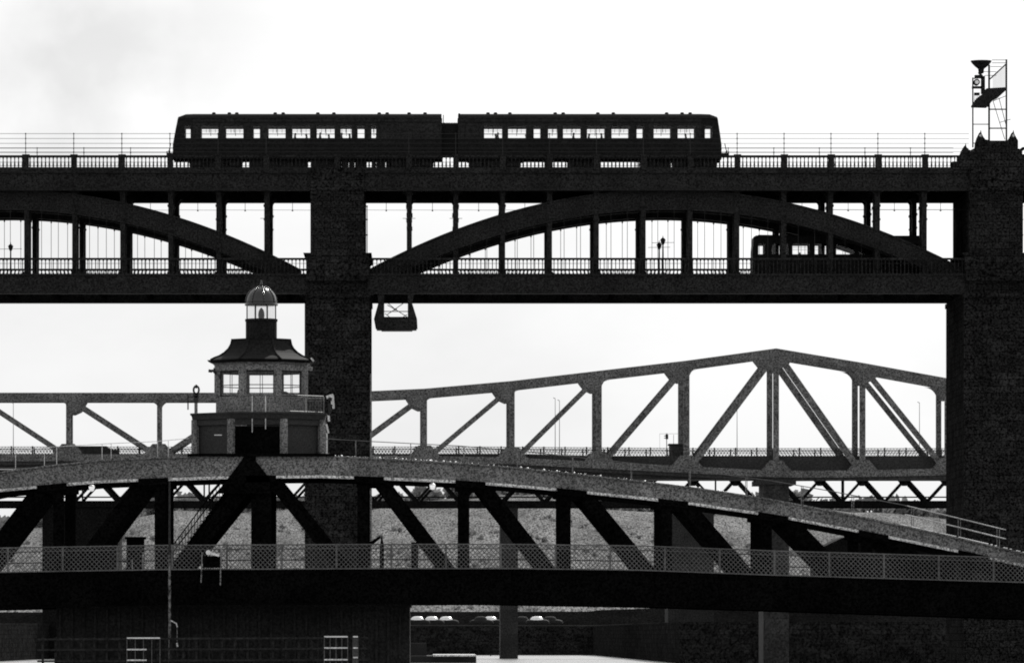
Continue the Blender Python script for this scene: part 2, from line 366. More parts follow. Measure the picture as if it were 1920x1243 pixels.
for Y in (399.3, 411.1):
    balustrade('parapet', Y, ZUT, Z(292, 399.5)-ZUT, hlb, True)
    balustrade('roadway_railing', Y, ZLT, Z(485, 400)-ZLT, hlb, False)
allc = [SP[0][0]+(k-5.5)*90 for k in range(4, 12)]+[SP[1][0]+(k-5.5)*87.8 for k in range(12)]+[633, 1920, 2009]
for Y in (399.3, 411.1):
    for px in allc:
        if px < -80: continue
        mb = MB(); x = X(px, YB); mb.box(x-.19, x+.19, Y-.2, Y+.2, ZUT-.1, Z(290.5, 399.3), 'iron'); mb.box(x-.24, x+.24, Y-.22, Y+.22, Z(292.5, 399.3), Z(290, 399.3), 'iron')
        mb.build('parapet_post', hlb)
    mb = MB(); zt = Z(250.5, 399.3); zb = Z(291, 399.3); zs = [zt-.02, zt-.34, zt-.66, zt-.98, zt-1.22]
    for px in allc[:-2]:
        if px == 633: continue
        x = X(px, YB)-.02; mb.bar((x, Y, zb-.1), (x, Y, zt+.03), .045, 'wire')
        for z in zs: mb.box(x-.04, x+.04, Y-.04, Y+.04, z-.035, z+.035, 'wire')
    for i, z in enumerate(zs): mb.tube((XL, Y, z), (X(1815, YB), Y, z), (.026 if (i == 0 and Y > 405) else .015), 'wire', n=5)
    mb.build('wire_fence', hlb)
# castellated cresting on the right-hand tower
mb = MB()
prof = [(1786, 318), (1786, 303), (1797, 303), (1797, 292), (1801, 291), (1805, 281), (1808, 276), (1810.5, 272), (1813, 277), (1817, 281), (1820, 282), (1825, 279),
        (1830, 278), (1831, 267), (1834, 257), (1839, 247), (1844, 257), (1848, 262), (1856, 263), (1856, 264), (1887, 264), (1891, 262), (1895, 257), (1900, 247), (1905, 257),
        (1909, 264), (1909, 279), (1917, 280), (1917, 318)]
mb.pprism(prof[::-1], 399.0, 400.4, 'stone')
for cx, cy in ((1839, 254.5), (1900, 254.5)):
    mb.tube((X(cx, 399), 398.96, Z(cy, 399)), (X(cx, 399), 399.1, Z(cy, 399)), .1, 'pale', n=12)
mb.pbox(1800, 1916, 300, 318, 400.4, 411, 'stone')
for cx in (1810.5, 1839, 1900):
    yy = 272 if cx < 1820 else 247; mb.tube((X(cx, 399.7), 399.7, Z(yy+2, 399.7)), (X(cx, 399.7), 399.7, Z(yy-3, 399.7)), .05, 'stone', .01, n=6)
mb.pbox(1917, 1922, 280, 276, 399, 400.4, 'stone'); 
mb.pbox(1796, 1922, 303, 518, 398.95, 399.3, 'stone') if False else None
mb.build('tower_cresting', hlb)

# ------------------------------------------------------------------ street lamps and bus on the road deck
def lamp(px, py, Y, label):
    t_ = thing('street_lamp', label, 'lamp post', (X(px, Y), Y, ZLT-.12), 'street lamps on the road deck'); x = X(px, Y); zt = Z(py, Y)
    MB().tube((x, Y, ZLT-.12), (x, Y, zt-.55), .075, 'iron', .045).tube((x-.75, Y, zt-.42-.02), (x+.75, Y, zt-.42), .016, 'wire').lathe(x, Y, [(.13, ZLT-.12), (.13, ZLT+.2), (.08, ZLT+.3)], 'iron', 8).build('post', t_)
    MB().lathe(x, Y, [(.05, zt-.58), (.1, zt-.5), (.17, zt-.28), (.19, zt-.26), (.1, zt-.14), (.03, zt-.1), (.02, zt+.02)], 'iron', 6).build('lantern', t_)
lamp(1243, 443, 400.9, 'black street lamp right of its twin in the middle opening under the right arch')
lamp(1236, 452, 409.6, 'black street lamp left of its twin in the middle opening under the right arch')
lamp(20, 455, 409.6, 'black street lamp at the left edge under the left arch')

# seated and standing figures: one skinned surface each
def figure(seated=True):
    if seated:
        P = dict(pel=(0, 0, .0), sp=(.0, 0, .25), ch=(-.02, 0, .45), nk=(0, 0, .58), hd=(.03, 0, .67), h2=(.03, 0, .78),
                 la=(0, .2, .5), le=(.06, .25, .24), lh=(.3, .14, .12), ra=(0, -.2, .5), re=(.06, -.25, .24), rh=(.3, -.14, .12),
                 lk=(.45, .11, .03), lf=(.47, .11, -.38), lt=(.62, .11, -.42), rk=(.45, -.11, .03), rf=(.47, -.11, -.38), rt=(.62, -.11, -.42))
    names = list(P); idx = {n: i for i, n in enumerate(names)}
    E = [('pel', 'sp'), ('sp', 'ch'), ('ch', 'nk'), ('nk', 'hd'), ('hd', 'h2'), ('ch', 'la'), ('la', 'le'), ('le', 'lh'), ('ch', 'ra'), ('ra', 're'), ('re', 'rh'),
         ('pel', 'lk'), ('lk', 'lf'), ('lf', 'lt'), ('pel', 'rk'), ('rk', 'rf'), ('rf', 'rt')]
    rad = dict(pel=.15, sp=.14, ch=.16, nk=.06, hd=.085, h2=.08, la=.07, le=.05, lh=.04, ra=.07, re=.05, rh=.04, lk=.075, lf=.05, lt=.035, rk=.075, rf=.05, rt=.035)
    me = bpy.data.meshes.new('person'); me.from_pydata([P[n] for n in names], [(idx[a], idx[b]) for a, b in E], [])
    o = bpy.data.objects.new('person', me); COL.objects.link(o)
    md = o.modifiers.new('skin', 'SKIN'); me.skin_vertices[0].data[0].use_root = True
    for n in names: me.skin_vertices[0].data[idx[n]].radius = (rad[n], rad[n])
    o.modifiers.new('sub', 'SUBSURF').levels = 1
    dg = bpy.context.evaluated_depsgraph_get(); m2 = bpy.data.meshes.new_from_object(o.evaluated_get(dg)); bpy.data.objects.remove(o)
    m2.materials.clear(); m2.materials.append(M['cloth']); m2.materials.append(M['skin'])
    for p in m2.polygons: p.material_index = 1 if p.center.z > .59 else 0; p.use_smooth = True
    return m2
FIG = figure()
hb = MB(); hb.lathe(0, 0, [(.05, .7), (.1, .72), (.115, .78), (.1, .85), (.05, .885)], 'cloth', 10)
HAIR = None
def person(px, Y, zseat, face, label, lean=0):
    global HAIR
    o = bpy.data.objects.new('person', FIG); COL.objects.link(o); o.location = (X(px, Y), Y, zseat); o.rotation_euler = (0, R(lean), 0 if face > 0 else math.pi)
    tag(o, label, 'person', 'people riding in the train and the bus')
    if HAIR is None: h = hb.build('hair', o); HAIR = h.data; h.matrix_parent_inverse.identity(); 
    else: h = bpy.data.objects.new('hair', HAIR); COL.objects.link(h); h.parent = o
    return o

# ------------------------------------------------------------------ train
YT, YT2 = 401.7, 404.5
tr = thing('train', 'two-car black silhouetted passenger train with sky showing through its windows', 'train', (X(840, YT), (YT+YT2)/2, ZUT))
tz = lambda py: Z(py, YT); tx = lambda px: X(px, YT)
WT, WB = 235.0, 260.5                        # window head and sill on the near side
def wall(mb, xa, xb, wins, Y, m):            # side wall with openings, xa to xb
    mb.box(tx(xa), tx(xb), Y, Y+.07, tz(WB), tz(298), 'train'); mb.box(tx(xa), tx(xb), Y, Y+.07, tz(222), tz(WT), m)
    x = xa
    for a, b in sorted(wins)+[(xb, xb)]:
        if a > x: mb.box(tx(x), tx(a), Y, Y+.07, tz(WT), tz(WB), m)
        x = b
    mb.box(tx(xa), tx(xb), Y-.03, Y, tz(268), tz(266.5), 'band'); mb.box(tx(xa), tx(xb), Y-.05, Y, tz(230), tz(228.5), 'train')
def window(par, a, b, Y, kind):
    mb = MB(); xa, xb, z0, z1 = tx(a), tx(b), tz(WB), tz(WT); e = .045
    mb.box(xa-.02, xb+.02, Y-.02, Y+.085, z0-e*.4, z0+e, 'under'); mb.box(xa-.02, xb+.02, Y-.02, Y+.085, z1-e, z1+.01, 'under')
    mb.box(xa-.01, xa+e*.7, Y-.018, Y+.083, z0+e, z1-e, 'under'); mb.box(xb-e*.7, xb+.01, Y-.018, Y+.083, z0+e, z1-e, 'under')
    if kind == 'long':
        xm = (xa+xb)/2; mb.box(xm-.018, xm+.018, Y, Y+.07, z0+.45*(z1-z0), z1-e, 'under'); mb.box(xa+.03, xb-.03, Y+.01, Y+.05, z0+.55*(z1-z0), z0+.55*(z1-z0)+.02, 'under')
        for q in (-.3, .3): mb.box(xm+q*1.0-.012, xm+q*1.0+.012, Y+.01, Y+.05, z1-.28, z1-e, 'under')
    mb.add([(xa, Y+.035, z0), (xb, Y+.035, z0), (xb, Y+.035, z1), (xa, Y+.035, z1)], [(0, 1, 2, 3)], 'glass')
    return mb.build('door_window' if kind == 'door' else 'window', par)
L1 = [(375, 410, 'long'), (421, 457, 'long'), (473, 488, 'door'), (501, 536, 'long'), (546, 582, 'long'), (592, 628, 'long'), (637, 672-12+0, 'long'), (669, 684, 'door'), (695, 706, 'long')]
L2 = [(907, 943, 'long'), (952, 988, 'long'), (1000, 1015, 'door'), (1027, 1047, 'long'), (1055, 1091, 'long'), (1100, 1136, 'long'), (1146, 1181, 'long'), (1193, 1208, 'door'),
      (1225, 1260, 'long'), (1270, 1305, 'long')]
def carriage(xa, xb, wins, cabx, cabw, name_l):
    # cabx: +1 cab on the right end, -1 on the left; xa..xb is the straight body, the cab end slopes beyond it
    mb = MB(); s_ = cabx
    for Y, m in ((YT, 'band'), (YT2-.07, 'band')): wall(mb, xa, xb, [(a, b) for a, b, k in wins], Y, m)
    # sloping cab side around the driver's window
    e0 = xb if s_ > 0 else xa; ca, cbb = (min(cabw), max(cabw))
    nose = lambda py: e0+s_*(42-(292-min(py, 272))*(.145 if s_ > 0 else .19))
    for Y in (YT, YT2-.07):
        segs = [(298, 272), (272, WB), (WT, 222)]
        for yb, yt in segs:
            pts = [(e0, yb), (nose(yb), yb), (nose(yt), yt), (e0, yt)]
            mb.prism([(tx(a), tz(b)) for a, b in (pts if s_ > 0 else pts[::-1])], Y, Y+.07, 'train')
        inner, outer = (ca, cbb) if s_ > 0 else (cbb, ca)
        mb.box(tx(e0), tx(inner), Y, Y+.07, tz(WB), tz(WT), 'train')
        pts = [(outer, WB), (nose(WB), WB), (nose(WT), WT), (outer, WT)]
        mb.prism([(tx(a), tz(b)) for a, b in (pts if s_ > 0 else pts[::-1])], Y, Y+.07, 'train')
    # sloping front
    for p0, p1 in ((298, 272), (272, 222)): mb.bar((tx(nose(p0))-s_*.03, (YT+YT2)/2, tz(p0)), (tx(nose(p1))-s_*.03, (YT+YT2)/2, tz(p1)), .06, 'train', YT2-YT-.002)
    # inner end wall and floor, partitions
    o0 = xa if s_ > 0 else xb
    mb.box(tx(o0)-.04, tx(o0)+.04, YT+.07, YT2-.07, tz(298), tz(222), 'train')
    mb.box(tx(min(xa, nose(290))), tx(max(xb, nose(290))), YT+.07, YT2-.07, tz(292), tz(289), 'under')
    mb.box(tx(e0-s_*2)-.03, tx(e0-s_*2)+.03, YT+.07, YT2-.07, tz(296), tz(222), 'train')
    # roof with cross curvature
    def roofseg(x0, x1, drop0, drop1):
        n = 10; ring = lambda x, dr: [(tx(x), YT-.05+(YT2-YT+.1)*i/n, tz(222)+(Z(214.5, 403.1)-tz(222))*math.sin(math.pi*i/n)**.55-dr) for i in range(n+1)]
        vs = ring(x0, drop0)+ring(x1, drop1); fs = [(i, i+1, n+1+i+1, n+1+i) for i in range(n)]+[list(range(n+1)), list(range(n+1, 2*n+2))]
        fs.append((0, n+1, 2*n+1, n)); mb.add(vs, fs, 'roof')
    roofseg(xa, xb, 0, 0)
    ne = nose(222)
    if s_ > 0: roofseg(xb, ne-14, 0, .02); roofseg(ne-14, ne, .02, .2)
    else: roofseg(ne+14, xa, .02, 0); roofseg(ne, ne+14, .2, .02)
    body = mb.build('carriage', tr, name_l)
    for a, b, k in wins:
        for Y in (YT, YT2-.07): window(body, a, b, Y, k)
    for Y in (YT, YT2-.07): window(body, ca, cbb, Y, 'cab')
    fx = tx(nose(236)); mb = MB()
    for i in range(3):
        y0 = YT+.25+i*.8; g = .02*s_
        mb.add([(tx(nose(WB))+g, y0, tz(WB)), (tx(nose(WB))+g, y0+.66, tz(WB)), (tx(nose(WT))+g, y0+.66, tz(WT)), (tx(nose(WT))+g, y0, tz(WT))], [(0, 1, 2, 3)], 'under')
    mb.build('windscreen', body)
    return body, nose
c1, n1 = carriage(362, 828, L1, -1, (345, 358), 'left-hand carriage with its cab facing left')
c2, n2 = carriage(859, 1314, L2, 1, (1321, 1336), 'right-hand carriage with its cab facing right')
for body, xs in ((c1, (470, 491, 666, 687, 712, 742)), (c2, (872, 898, 997, 1018, 1190, 1211))):
    mb = MB()
    for px in xs: mb.box(tx(px)-.015, tx(px)+.015, YT-.035, YT-.002, tz(292), tz(231), 'under'); mb.box(tx(px)+.05, tx(px)+.075, YT-.06, YT-.03, tz(277), tz(263), 'band')
    mb.build('door_seams', body)
# solid guard and luggage compartment behind plain panelling
mb = MB(); mb.box(tx(707), tx(709), YT+.07, YT2-.07, tz(296), tz(222), 'train'); mb.box(tx(709), tx(822), YT+1.3, YT+1.36, tz(296), tz(222), 'train')
mb.box(tx(868), tx(902), YT+1.3, YT+1.36, tz(296), tz(222), 'train'); mb.build('luggage_partition', tr)
mb = MB(); mb.pbox(828, 859, 231, 292, YT+.7, YT2-.7, 'under')
for i in range(9): mb.pbox(830+i*3.1, 831.2+i*3.1, 230, 293, YT+.62, YT2-.62, 'under')
mb.build('gangway_bellows', tr)
mb = MB(); mb.pbar((831.5, 216), (831.5, 236), YT+.2, 1.4, 'under', .06); mb.pbar((861, 213), (861, 220), YT+.3, 3, 'under', .12); mb.build('exhaust_pipe', tr)
# roof ventilators
for body, xs in ((c1, (401, 430, 444, 516, 531, 596, 626, 711, 726, 767, 797)), (c2, (915, 929, 956, 1041, 1056, 1121, 1150, 1250, 1279, 1294))):
    for i, px in enumerate(xs):
        Y = 403.1; MB().lathe(X(px, Y), Y, [(.1, Z(214, Y)-.06), (.13, Z(214, Y)), (.11, Z(211.6, Y)), (.02, Z(210.9, Y))], 'roof', 10).build('roof_ventilator', body)
# under-floor gear
for px0, px1, lab in ((467, 577, 'engine_box'), (583, 640, 'engine_box'), (642, 688, 'fuel_tank'), (696, 732, 'battery_box'), (1021, 1031, 'battery_box'), (1064, 1119, 'engine_box'), (1201, 1259, 'engine_box')):
    mb = MB(); n = 4 if px1-px0 > 20 else 1; st = (px1-px0)/n
    for i in range(n): mb.pbox(px0+i*st+.6, px0+(i+1)*st-.6, 296, 315+random.uniform(-1, 1), YT+.25+.08*i, YT2-.3, 'under')
    mb.pbox(px0, px1, 295, 300, YT+.2, YT2-.2, 'under'); mb.build(lab, tr)
def bogie(c, hw):
    b = MB(); b.pbox(c-hw-16, c+hw+16, 298, 306, YT+.35, YT+.5, 'under'); b.pbox(c-hw-16, c+hw+16, 298, 306, YT2-.5, YT2-.35, 'under')
    b.pbox(c-12, c+12, 295, 312, YT+.3, YT2-.3, 'under'); b.pbox(c-hw-10, c-hw+10, 303, 312, YT+.3, YT+.45, 'under'); b.pbox(c+hw-10, c+hw+10, 303, 312, YT+.3, YT+.45, 'under')
    for i in (-1, 1): b.pbox(c+i*hw*.45-7, c+i*hw*.45+7, 303, 315, YT+.5, YT2-.5, 'under')
    bo = b.build('bogie', tr)
    for i in (-1, 1):
        for Y in (YT+.62, YT2-.75):
            x = X(c+i*hw, Y); z = ZUT+.13+.46
            MB().tube((x, Y, z), (x, Y+.13, z), .46, 'under', n=24).tube((x, Y-.05, z), (x, Y, z), .14, 'under', n=10).build('wheel', bo)
for c, hw in ((404, 36), (772, 28), (928, 36), (1302, 30)): bogie(c, hw)
for px in (321, 1358):
    s_ = -1 if px < 800 else 1
    for Y in (YT+.55, YT2-.55):
        mb = MB(); x = X(px-s_*2, Y); z = Z(290, Y); mb.tube((x-s_*.2, Y, z), (x+s_*.32, Y, z), .09, 'under'); mb.tube((x+s_*.32, Y, z), (x+s_*.38, Y, z), .22, 'under', n=14); mb.build('buffer', tr)
    mb = MB(); mb.tube((X(px, 403), 403, Z(294, 403)), (X(px+s_*5, 403), 403, Z(283, 403)), .05, 'under'); mb.tube((X(px+s_*1, 403), 403, Z(270, 403)), (X(px+s_*5, 403), 403, Z(288, 403)), .03, 'under'); mb.build('coupling_hose', tr)
# rails
mb = MB()
for y0 in (402.38, 403.82, 406.2, 407.64): mb.box(XL, XR, y0-.035, y0+.035, ZUT, ZUT+.13, 'iron')
mb.build('running_rails', hlb)
# seats: backs standing just above the sill
k = 0
for body, xs in ((c1, (368, 415.5, 462, 540, 586, 632)), (c2, (947, 1051, 1095.5, 1141, 1265, 1309))):
    for px in xs:
        mb = MB()
        for Y in (YT+.25, YT2-1.25): mb.pbox(px-3, px+3, 289, 255, Y, Y+.95, 'seat'); mb.pbox(px-15, px+15, 277, 272, Y, Y+.95, 'seat')
        mb.build('seat', body)
ZS = Z(272.5, 403)
PP = [(556, 1, 'left passenger in the fifth lit window of the left carriage'), (572, -1, 'right passenger in the fifth lit window of the left carriage'),
      (603, 1, 'left passenger in the sixth lit window of the left carriage'), (614, -1, 'right passenger in the sixth lit window of the left carriage'),
      (643, 1, 'left passenger in the crowded window just left of the door, left carriage'), (653, -1, 'right passenger in the crowded window just left of the door, left carriage'),
      (704, -1, 'passenger half filling the last lit window of the left carriage'), (927, -1, 'left passenger in the first lit window of the right carriage'),
      (936, 1, 'right passenger in the first lit window of the right carriage'), (984, -1, 'passenger at the right edge of the second lit window, right carriage'),
      (1078, 1, 'lone passenger in the window right of the short one, right carriage'), (1107, 1, 'left of two facing passengers halfway along the right carriage'),
      (1125, -1, 'right of two facing passengers halfway along the right carriage'), (1283, -1, 'passenger in the last wide window before the right-hand cab')]
for i, (px, f_, l) in enumerate(PP): person(px-f_*3, 402.6+.9*(i % 2), ZS+.02*(i % 3), f_, 'dark silhouetted '+l, -f_*0)
person(1336, 402.5, ZS+.08, 1, 'driver seated in the right-hand cab of the train')
# ------------------------------------------------------------------ bus
YS, YS2 = 403.2, 405.7
bus = thing('bus', 'black single-deck bus silhouetted on the road deck under the right arch', 'bus', (X(1570, YS), 404.4, ZLT-.12))
bx = lambda px: X(px, YS); bz = lambda py: Z(py, YS)
bw_ = [(1421, 1435), (1447, 1479), (1485, 1519), (1526, 1560), (1567, 1603), (1610, 1645), (1651, 1686), (1692, 1722)]
mb = MB()
for Y in (YS, YS2-.06):
    mb.box(bx(1418), bx(1732), Y, Y+.06, bz(478), bz(511), 'train'); mb.box(bx(1419), bx(1732), Y, Y+.06, bz(442), bz(456), 'train'); x = 1418
    for a, b in bw_+[(1732, 1732)]: mb.box(bx(x), bx(a), Y, Y+.06, bz(456), bz(478), 'train'); x = b
mb.pprism([(1411, 511), (1418, 511), (1418, 442), (1414.5, 442), (1411, 478)][::-1], YS, YS2, 'train') if False else None
for a, b in ((1411, 1418),):
    mb.prism([(bx(1411), bz(511)), (bx(1411), bz(470)), (bx(1413.5), bz(444)), (bx(1419), bz(441)), (bx(1418.5), bz(511))], YS, YS2, 'train')
mb.box(bx(1732), bx(1734), YS, YS2, bz(511), bz(444), 'train'); mb.box(bx(1418), bx(1733), YS+.06, YS2-.06, bz(506), bz(503), 'under')
n = 8
for x0, x1, d0, d1 in ((1415, 1424, .16, 0), (1424, 1670, 0, .14), (1670, 1734, .14, .22)):
    ring = lambda x, dr: [(bx(x), YS-.03+(YS2-YS+.06)*i/n, bz(443)+.16*math.sin(math.pi*i/n)**.5-dr) for i in range(n+1)]
    vs = ring(x0, d0)+ring(x1, d1); mb.add(vs, [(i, i+1, n+2+i, n+1+i) for i in range(n)]+[list(range(n+1)), list(range(n+1, 2*n+2)), (0, n+1, 2*n+1, n)], 'roof')
body = mb.build('body', bus)
for a, b in bw_:
    for Y in (YS, YS2-.06):
        m_ = MB(); z0, z1, xa, xb = bz(478), bz(456), bx(a), bx(b)
        m_.box(xa-.01, xb+.01, Y-.015, Y+.075, z0-.01, z0+.04, 'under'); m_.box(xa-.01, xb+.01, Y-.015, Y+.075, z1-.04, z1+.01, 'under'); m_.box(xa-.01, xa+.035, Y-.012, Y+.072, z0+.04, z1-.04, 'under'); m_.box(xb-.035, xb+.01, Y-.012, Y+.072, z0+.04, z1-.04, 'under')
        if b-a > 20: m_.box((xa+xb)/2-.012, (xa+xb)/2+.012, Y, Y+.05, z0+.04, z1-.04, 'under'); m_.box(xa, xb, Y+.01, Y+.04, z1-.3, z1-.28, 'under')
        m_.add([(xa, Y+.03, z0), (xb, Y+.03, z0), (xb, Y+.03, z1), (xa, Y+.03, z1)], [(0, 1, 2, 3)], 'glass'); m_.build('window', body)
for px in (1462, 1660):
    for Y in (YS-.01, YS2-.27): MB().tube((bx(px), Y, ZLT+.38), (bx(px), Y+.28, ZLT+.38), .49, 'under', n=24).build('wheel', bus)
mb = MB()
for px in range(1480, 1725, 27):
    for Y in (YS+.1, YS2-1.1): mb.box(bx(px)-.06, bx(px)+.06, Y, Y+1, bz(506), bz(480), 'seat')
mb.build('seats', bus)
person(1500, 404.2, bz(490)-.12, -1, 'dark silhouetted passenger in the widest lit window of the bus')
person(1441, 404.9, bz(490), -1, 'bus driver hidden beside the front pillar of the bus')
# ------------------------------------------------------------------ maintenance cradle under the deck
Y0, Y1 = 399.2, 403.5
cr = thing('inspection_cradle', 'dark inspection cradle hanging below the deck just right of the pier', 'cradle', (X(742, Y0), 401, Z(618, Y0)))
mb = MB(); mb.pprism([(704.5, 617), (701, 598), (709, 569), (708, 552), (720.5, 552), (720.5, 598), (764.5, 598), (764.5, 552), (776, 552), (773, 569), (782, 598), (783, 617)][::-1], Y0, Y0+.12, 'iron')
mb.pprism([(704.5, 617), (701, 598), (709, 569), (708, 552), (720.5, 552), (720.5, 598), (764.5, 598), (764.5, 552), (776, 552), (773, 569), (782, 598), (783, 617)][::-1], Y0+2.0, Y0+2.12, 'iron')
mb.pbox(706, 781, 617.5, 613, Y0+.12, Y0+2, 'timber'); mb.pbox(715, 773, 618.8, 617.6, Y0, Y0+2.12, 'iron'); mb.build('cradle_body', cr)
mb = MB()
for a, b in (((726, 572), (741, 580)), ((756, 569), (726, 590)), ((741, 580), (763, 594)), ((763, 590), (756, 594)), ((722, 588), (730, 594)), ((728, 569), (741, 580))): mb.pbar(a, b, Y0+.5, 1.3, 'iron', .06)
mb.pbar((720, 584), (766, 584), Y0+.5, 1.5, 'iron', .06); mb.pbox(738, 744, 579, 582, Y0+.45, Y0+.55, 'iron'); mb.pbox(720, 765, 594, 600, Y0+.4, Y0+.52, 'iron')
mb.build('brace', cr)

# ------------------------------------------------------------------ signal gantry over the right tower
YG = 401.0
g = thing('signal_gantry', 'open steel signal gantry with platform and dish-shaped hood on the right tower', 'signal', (X(1856, YG), YG, Z(262, YG)))
mb = MB()
for a, b, w_ in (((1824, 277), (1824, 146), 2.4), ((1854.5, 268), (1854.5, 122), 3.4), ((1887, 268), (1887, 112), 3.0)): mb.pbar(a, b, YG, w_, 'iron', .12)
mb.build('post', g)
mb = MB()
for a, b, w_ in (((1824, 200), (1856, 200), 2), ((1824, 233.5), (1854, 233.5), 1.5), ((1855, 205.5), (1887, 205.5), 2.2), ((1855, 241), (1887, 241), 2.2), ((1824, 164), (1840, 164), 2.4), ((1824, 269), (1830, 269), 1.5)): mb.pbar(a, b, YG, w_, 'iron', .09)
mb.build('cross_bar', g)
mb = MB(); mb.pprism([(1824, 199), (1824, 196), (1832, 184), (1843, 176), (1850, 166), (1885, 164), (1886, 170), (1873, 182), (1863, 187), (1857, 194), (1852, 200)][::-1], YG-.45, YG+.9, 'iron'); mb.build('platform', g)
mb = MB(); mb.pbar((1856, 149), (1886, 121), YG-.4, 2.4, 'iron', .06)
for i in range(11):
    px = 1862+i*2.3; mb.pbar((px, 145-(px-1860)*.93+1), (px, 166), YG-.4, .55, 'wire', .02)
for yy, xa in ((113, 1860), (118.5, 1860), (125.5, 1857), (135, 1842), (142, 1846)): mb.pbar((xa, yy), (1887 if yy < 120 else 1878 if yy < 130 else 1868, yy), YG+.3, 1.0, 'wire', .03)
mb.build('guard_rail', g)
mb = MB(); 
for a, b in (((1862, 190), (1884, 262)), ((1873, 184), (1886, 234))): mb.pbar(a, b, YG-.2, 1.2, 'wire', .04)
mb.pbar((1875, 230), (1895, 224), YG-.2, 1.1, 'wire', .04)
mb.pbar((1862, 190), (1887, 180), YG-.2, 1.2, 'wire', .04)
mb.build('ladder', g)
mb = MB(); mb.lathe(X(1839.5, YG), YG, [(.02, Z(139, YG)), (.17, Z(138, YG)), (.2, Z(130, YG)), (.42, Z(125, YG)), (.62, Z(119, YG)), (.69, Z(116, YG)), (.69, Z(114.6, YG)), (.1, Z(114, YG))], 'iron', 20); mb.pbar((1840, 142), (1835, 136), YG, 4, 'iron'); mb.build('hood', g, smooth=False)
mb = MB(); mb.pbox(1828, 1843, 141, 147, YG-.2, YG+.2, 'iron'); mb.pbox(1840, 1847, 143, 176, YG-.2, YG+.2, 'iron'); mb.pbox(1823, 1841, 162, 166, YG-.2, YG+.2, 'iron')
mb.tube((X(1831, YG), YG-.25, Z(155, YG)), (X(1831, YG), YG+.25, Z(155, YG)), .21, 'iron', n=16); mb.tube((X(1831, YG), YG-.27, Z(155, YG)), (X(1831, YG), YG-.25, Z(155, YG)), .13, 'globe', n=16)
mb.pbox(1827, 1837, 174, 179, YG-.15, YG+.15, 'iron'); mb.pbar((1826, 148), (1840, 143), YG, 2, 'iron')
for i in range(4): mb.pbar((1827+i*3, 180), (1827+i*3, 192-i*3), YG, .7, 'wire', .03)
mb.build('signal_head', g)

# ------------------------------------------------------------------ swing bridge in the foreground
YN, YF = 290.0, 299.5
sw = thing('swing_bridge', 'grey-topped swing bridge with arched top girder and black diagonals in the foreground', 'bridge', (X(490, YN), 294, 5))
TOP = [(-420, 975), (-250, 935), (-100, 903), (0, 884), (100, 871), (187, 862), (290, 857), (420, 853), (490, 852), (600, 853), (700, 858), (850, 866), (950, 874), (1050, 884), (1200, 901), (1300, 913), (1440, 934), (1500, 945), (1600, 965), (1700, 986), (1800, 1008), (1920, 1036), (2050, 1075), (2150, 1110)]
THK = [(-420, 34), (0, 33), (100, 37), (290, 40), (490, 40), (700, 36), (1200, 30), (1500, 28), (1920, 22), (2150, 20)]
def lerp(t, x):
    for (a, b), (c, d_) in zip(t, t[1:]):
        if a <= x <= c: return b+(d_-b)*(x-a)/(c-a)
    return t[0][1] if x < t[0][0] else t[-1][1]
def chord(Y):
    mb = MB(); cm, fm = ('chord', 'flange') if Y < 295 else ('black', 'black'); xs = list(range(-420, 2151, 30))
    P = lambda x, dy: (X(x, YN), Z(lerp(TOP, x)+dy, YN))
    for a, b in zip(xs, xs[1:]):
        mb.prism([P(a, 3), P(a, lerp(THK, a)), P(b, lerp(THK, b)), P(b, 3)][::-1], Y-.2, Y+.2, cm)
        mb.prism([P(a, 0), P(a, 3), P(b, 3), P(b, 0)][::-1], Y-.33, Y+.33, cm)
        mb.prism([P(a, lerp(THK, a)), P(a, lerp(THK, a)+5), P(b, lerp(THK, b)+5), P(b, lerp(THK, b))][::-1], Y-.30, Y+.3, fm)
        if 0 < a < 1920 and Y < 295:
            pass
    return mb.build('top_girder', sw)
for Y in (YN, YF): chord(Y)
# rivets and walkway bolts that catch the light along the top
mb = MB(); rnd = random.Random(11)
for px in range(610, 1420, 5):
    if rnd.random() < .6:
        s_ = rnd.choice((.015, .02, .03, .045)); x = X(px+rnd.uniform(-2, 2), YN); z = Z(lerp(TOP, px), YN)
        mb.lathe(x, YN-.25, [(s_*1.2, z), (s_, z+s_*.7), (s_*.3, z+s_)], 'chrome', 6)
for px in range(1690, 1925, 4):
    if rnd.random() < .7: x = X(px, YN); z = Z(lerp(TOP, px), YN); mb.box(x-.05, x+.05, YN-.3, YN-.22, z, z+.04, 'chrome')
mb.build('deck_bolts', sw, kind='stuff')
NODE = [-270, -80, 110, 300, 490, 680, 870, 1060, 1250, 1437, 1625, 1812, 2000]
TB = [(-420, 1090), (0, 1074), (300, 1069), (700, 1067), (960, 1067), (1200, 1070), (1440, 1079), (1920, 1093), (2150, 1103)]
BB = [(-420, 1145), (0, 1139), (300, 1131), (900, 1129), (1200, 1134), (1440, 1141), (1920, 1157), (2150, 1165)]
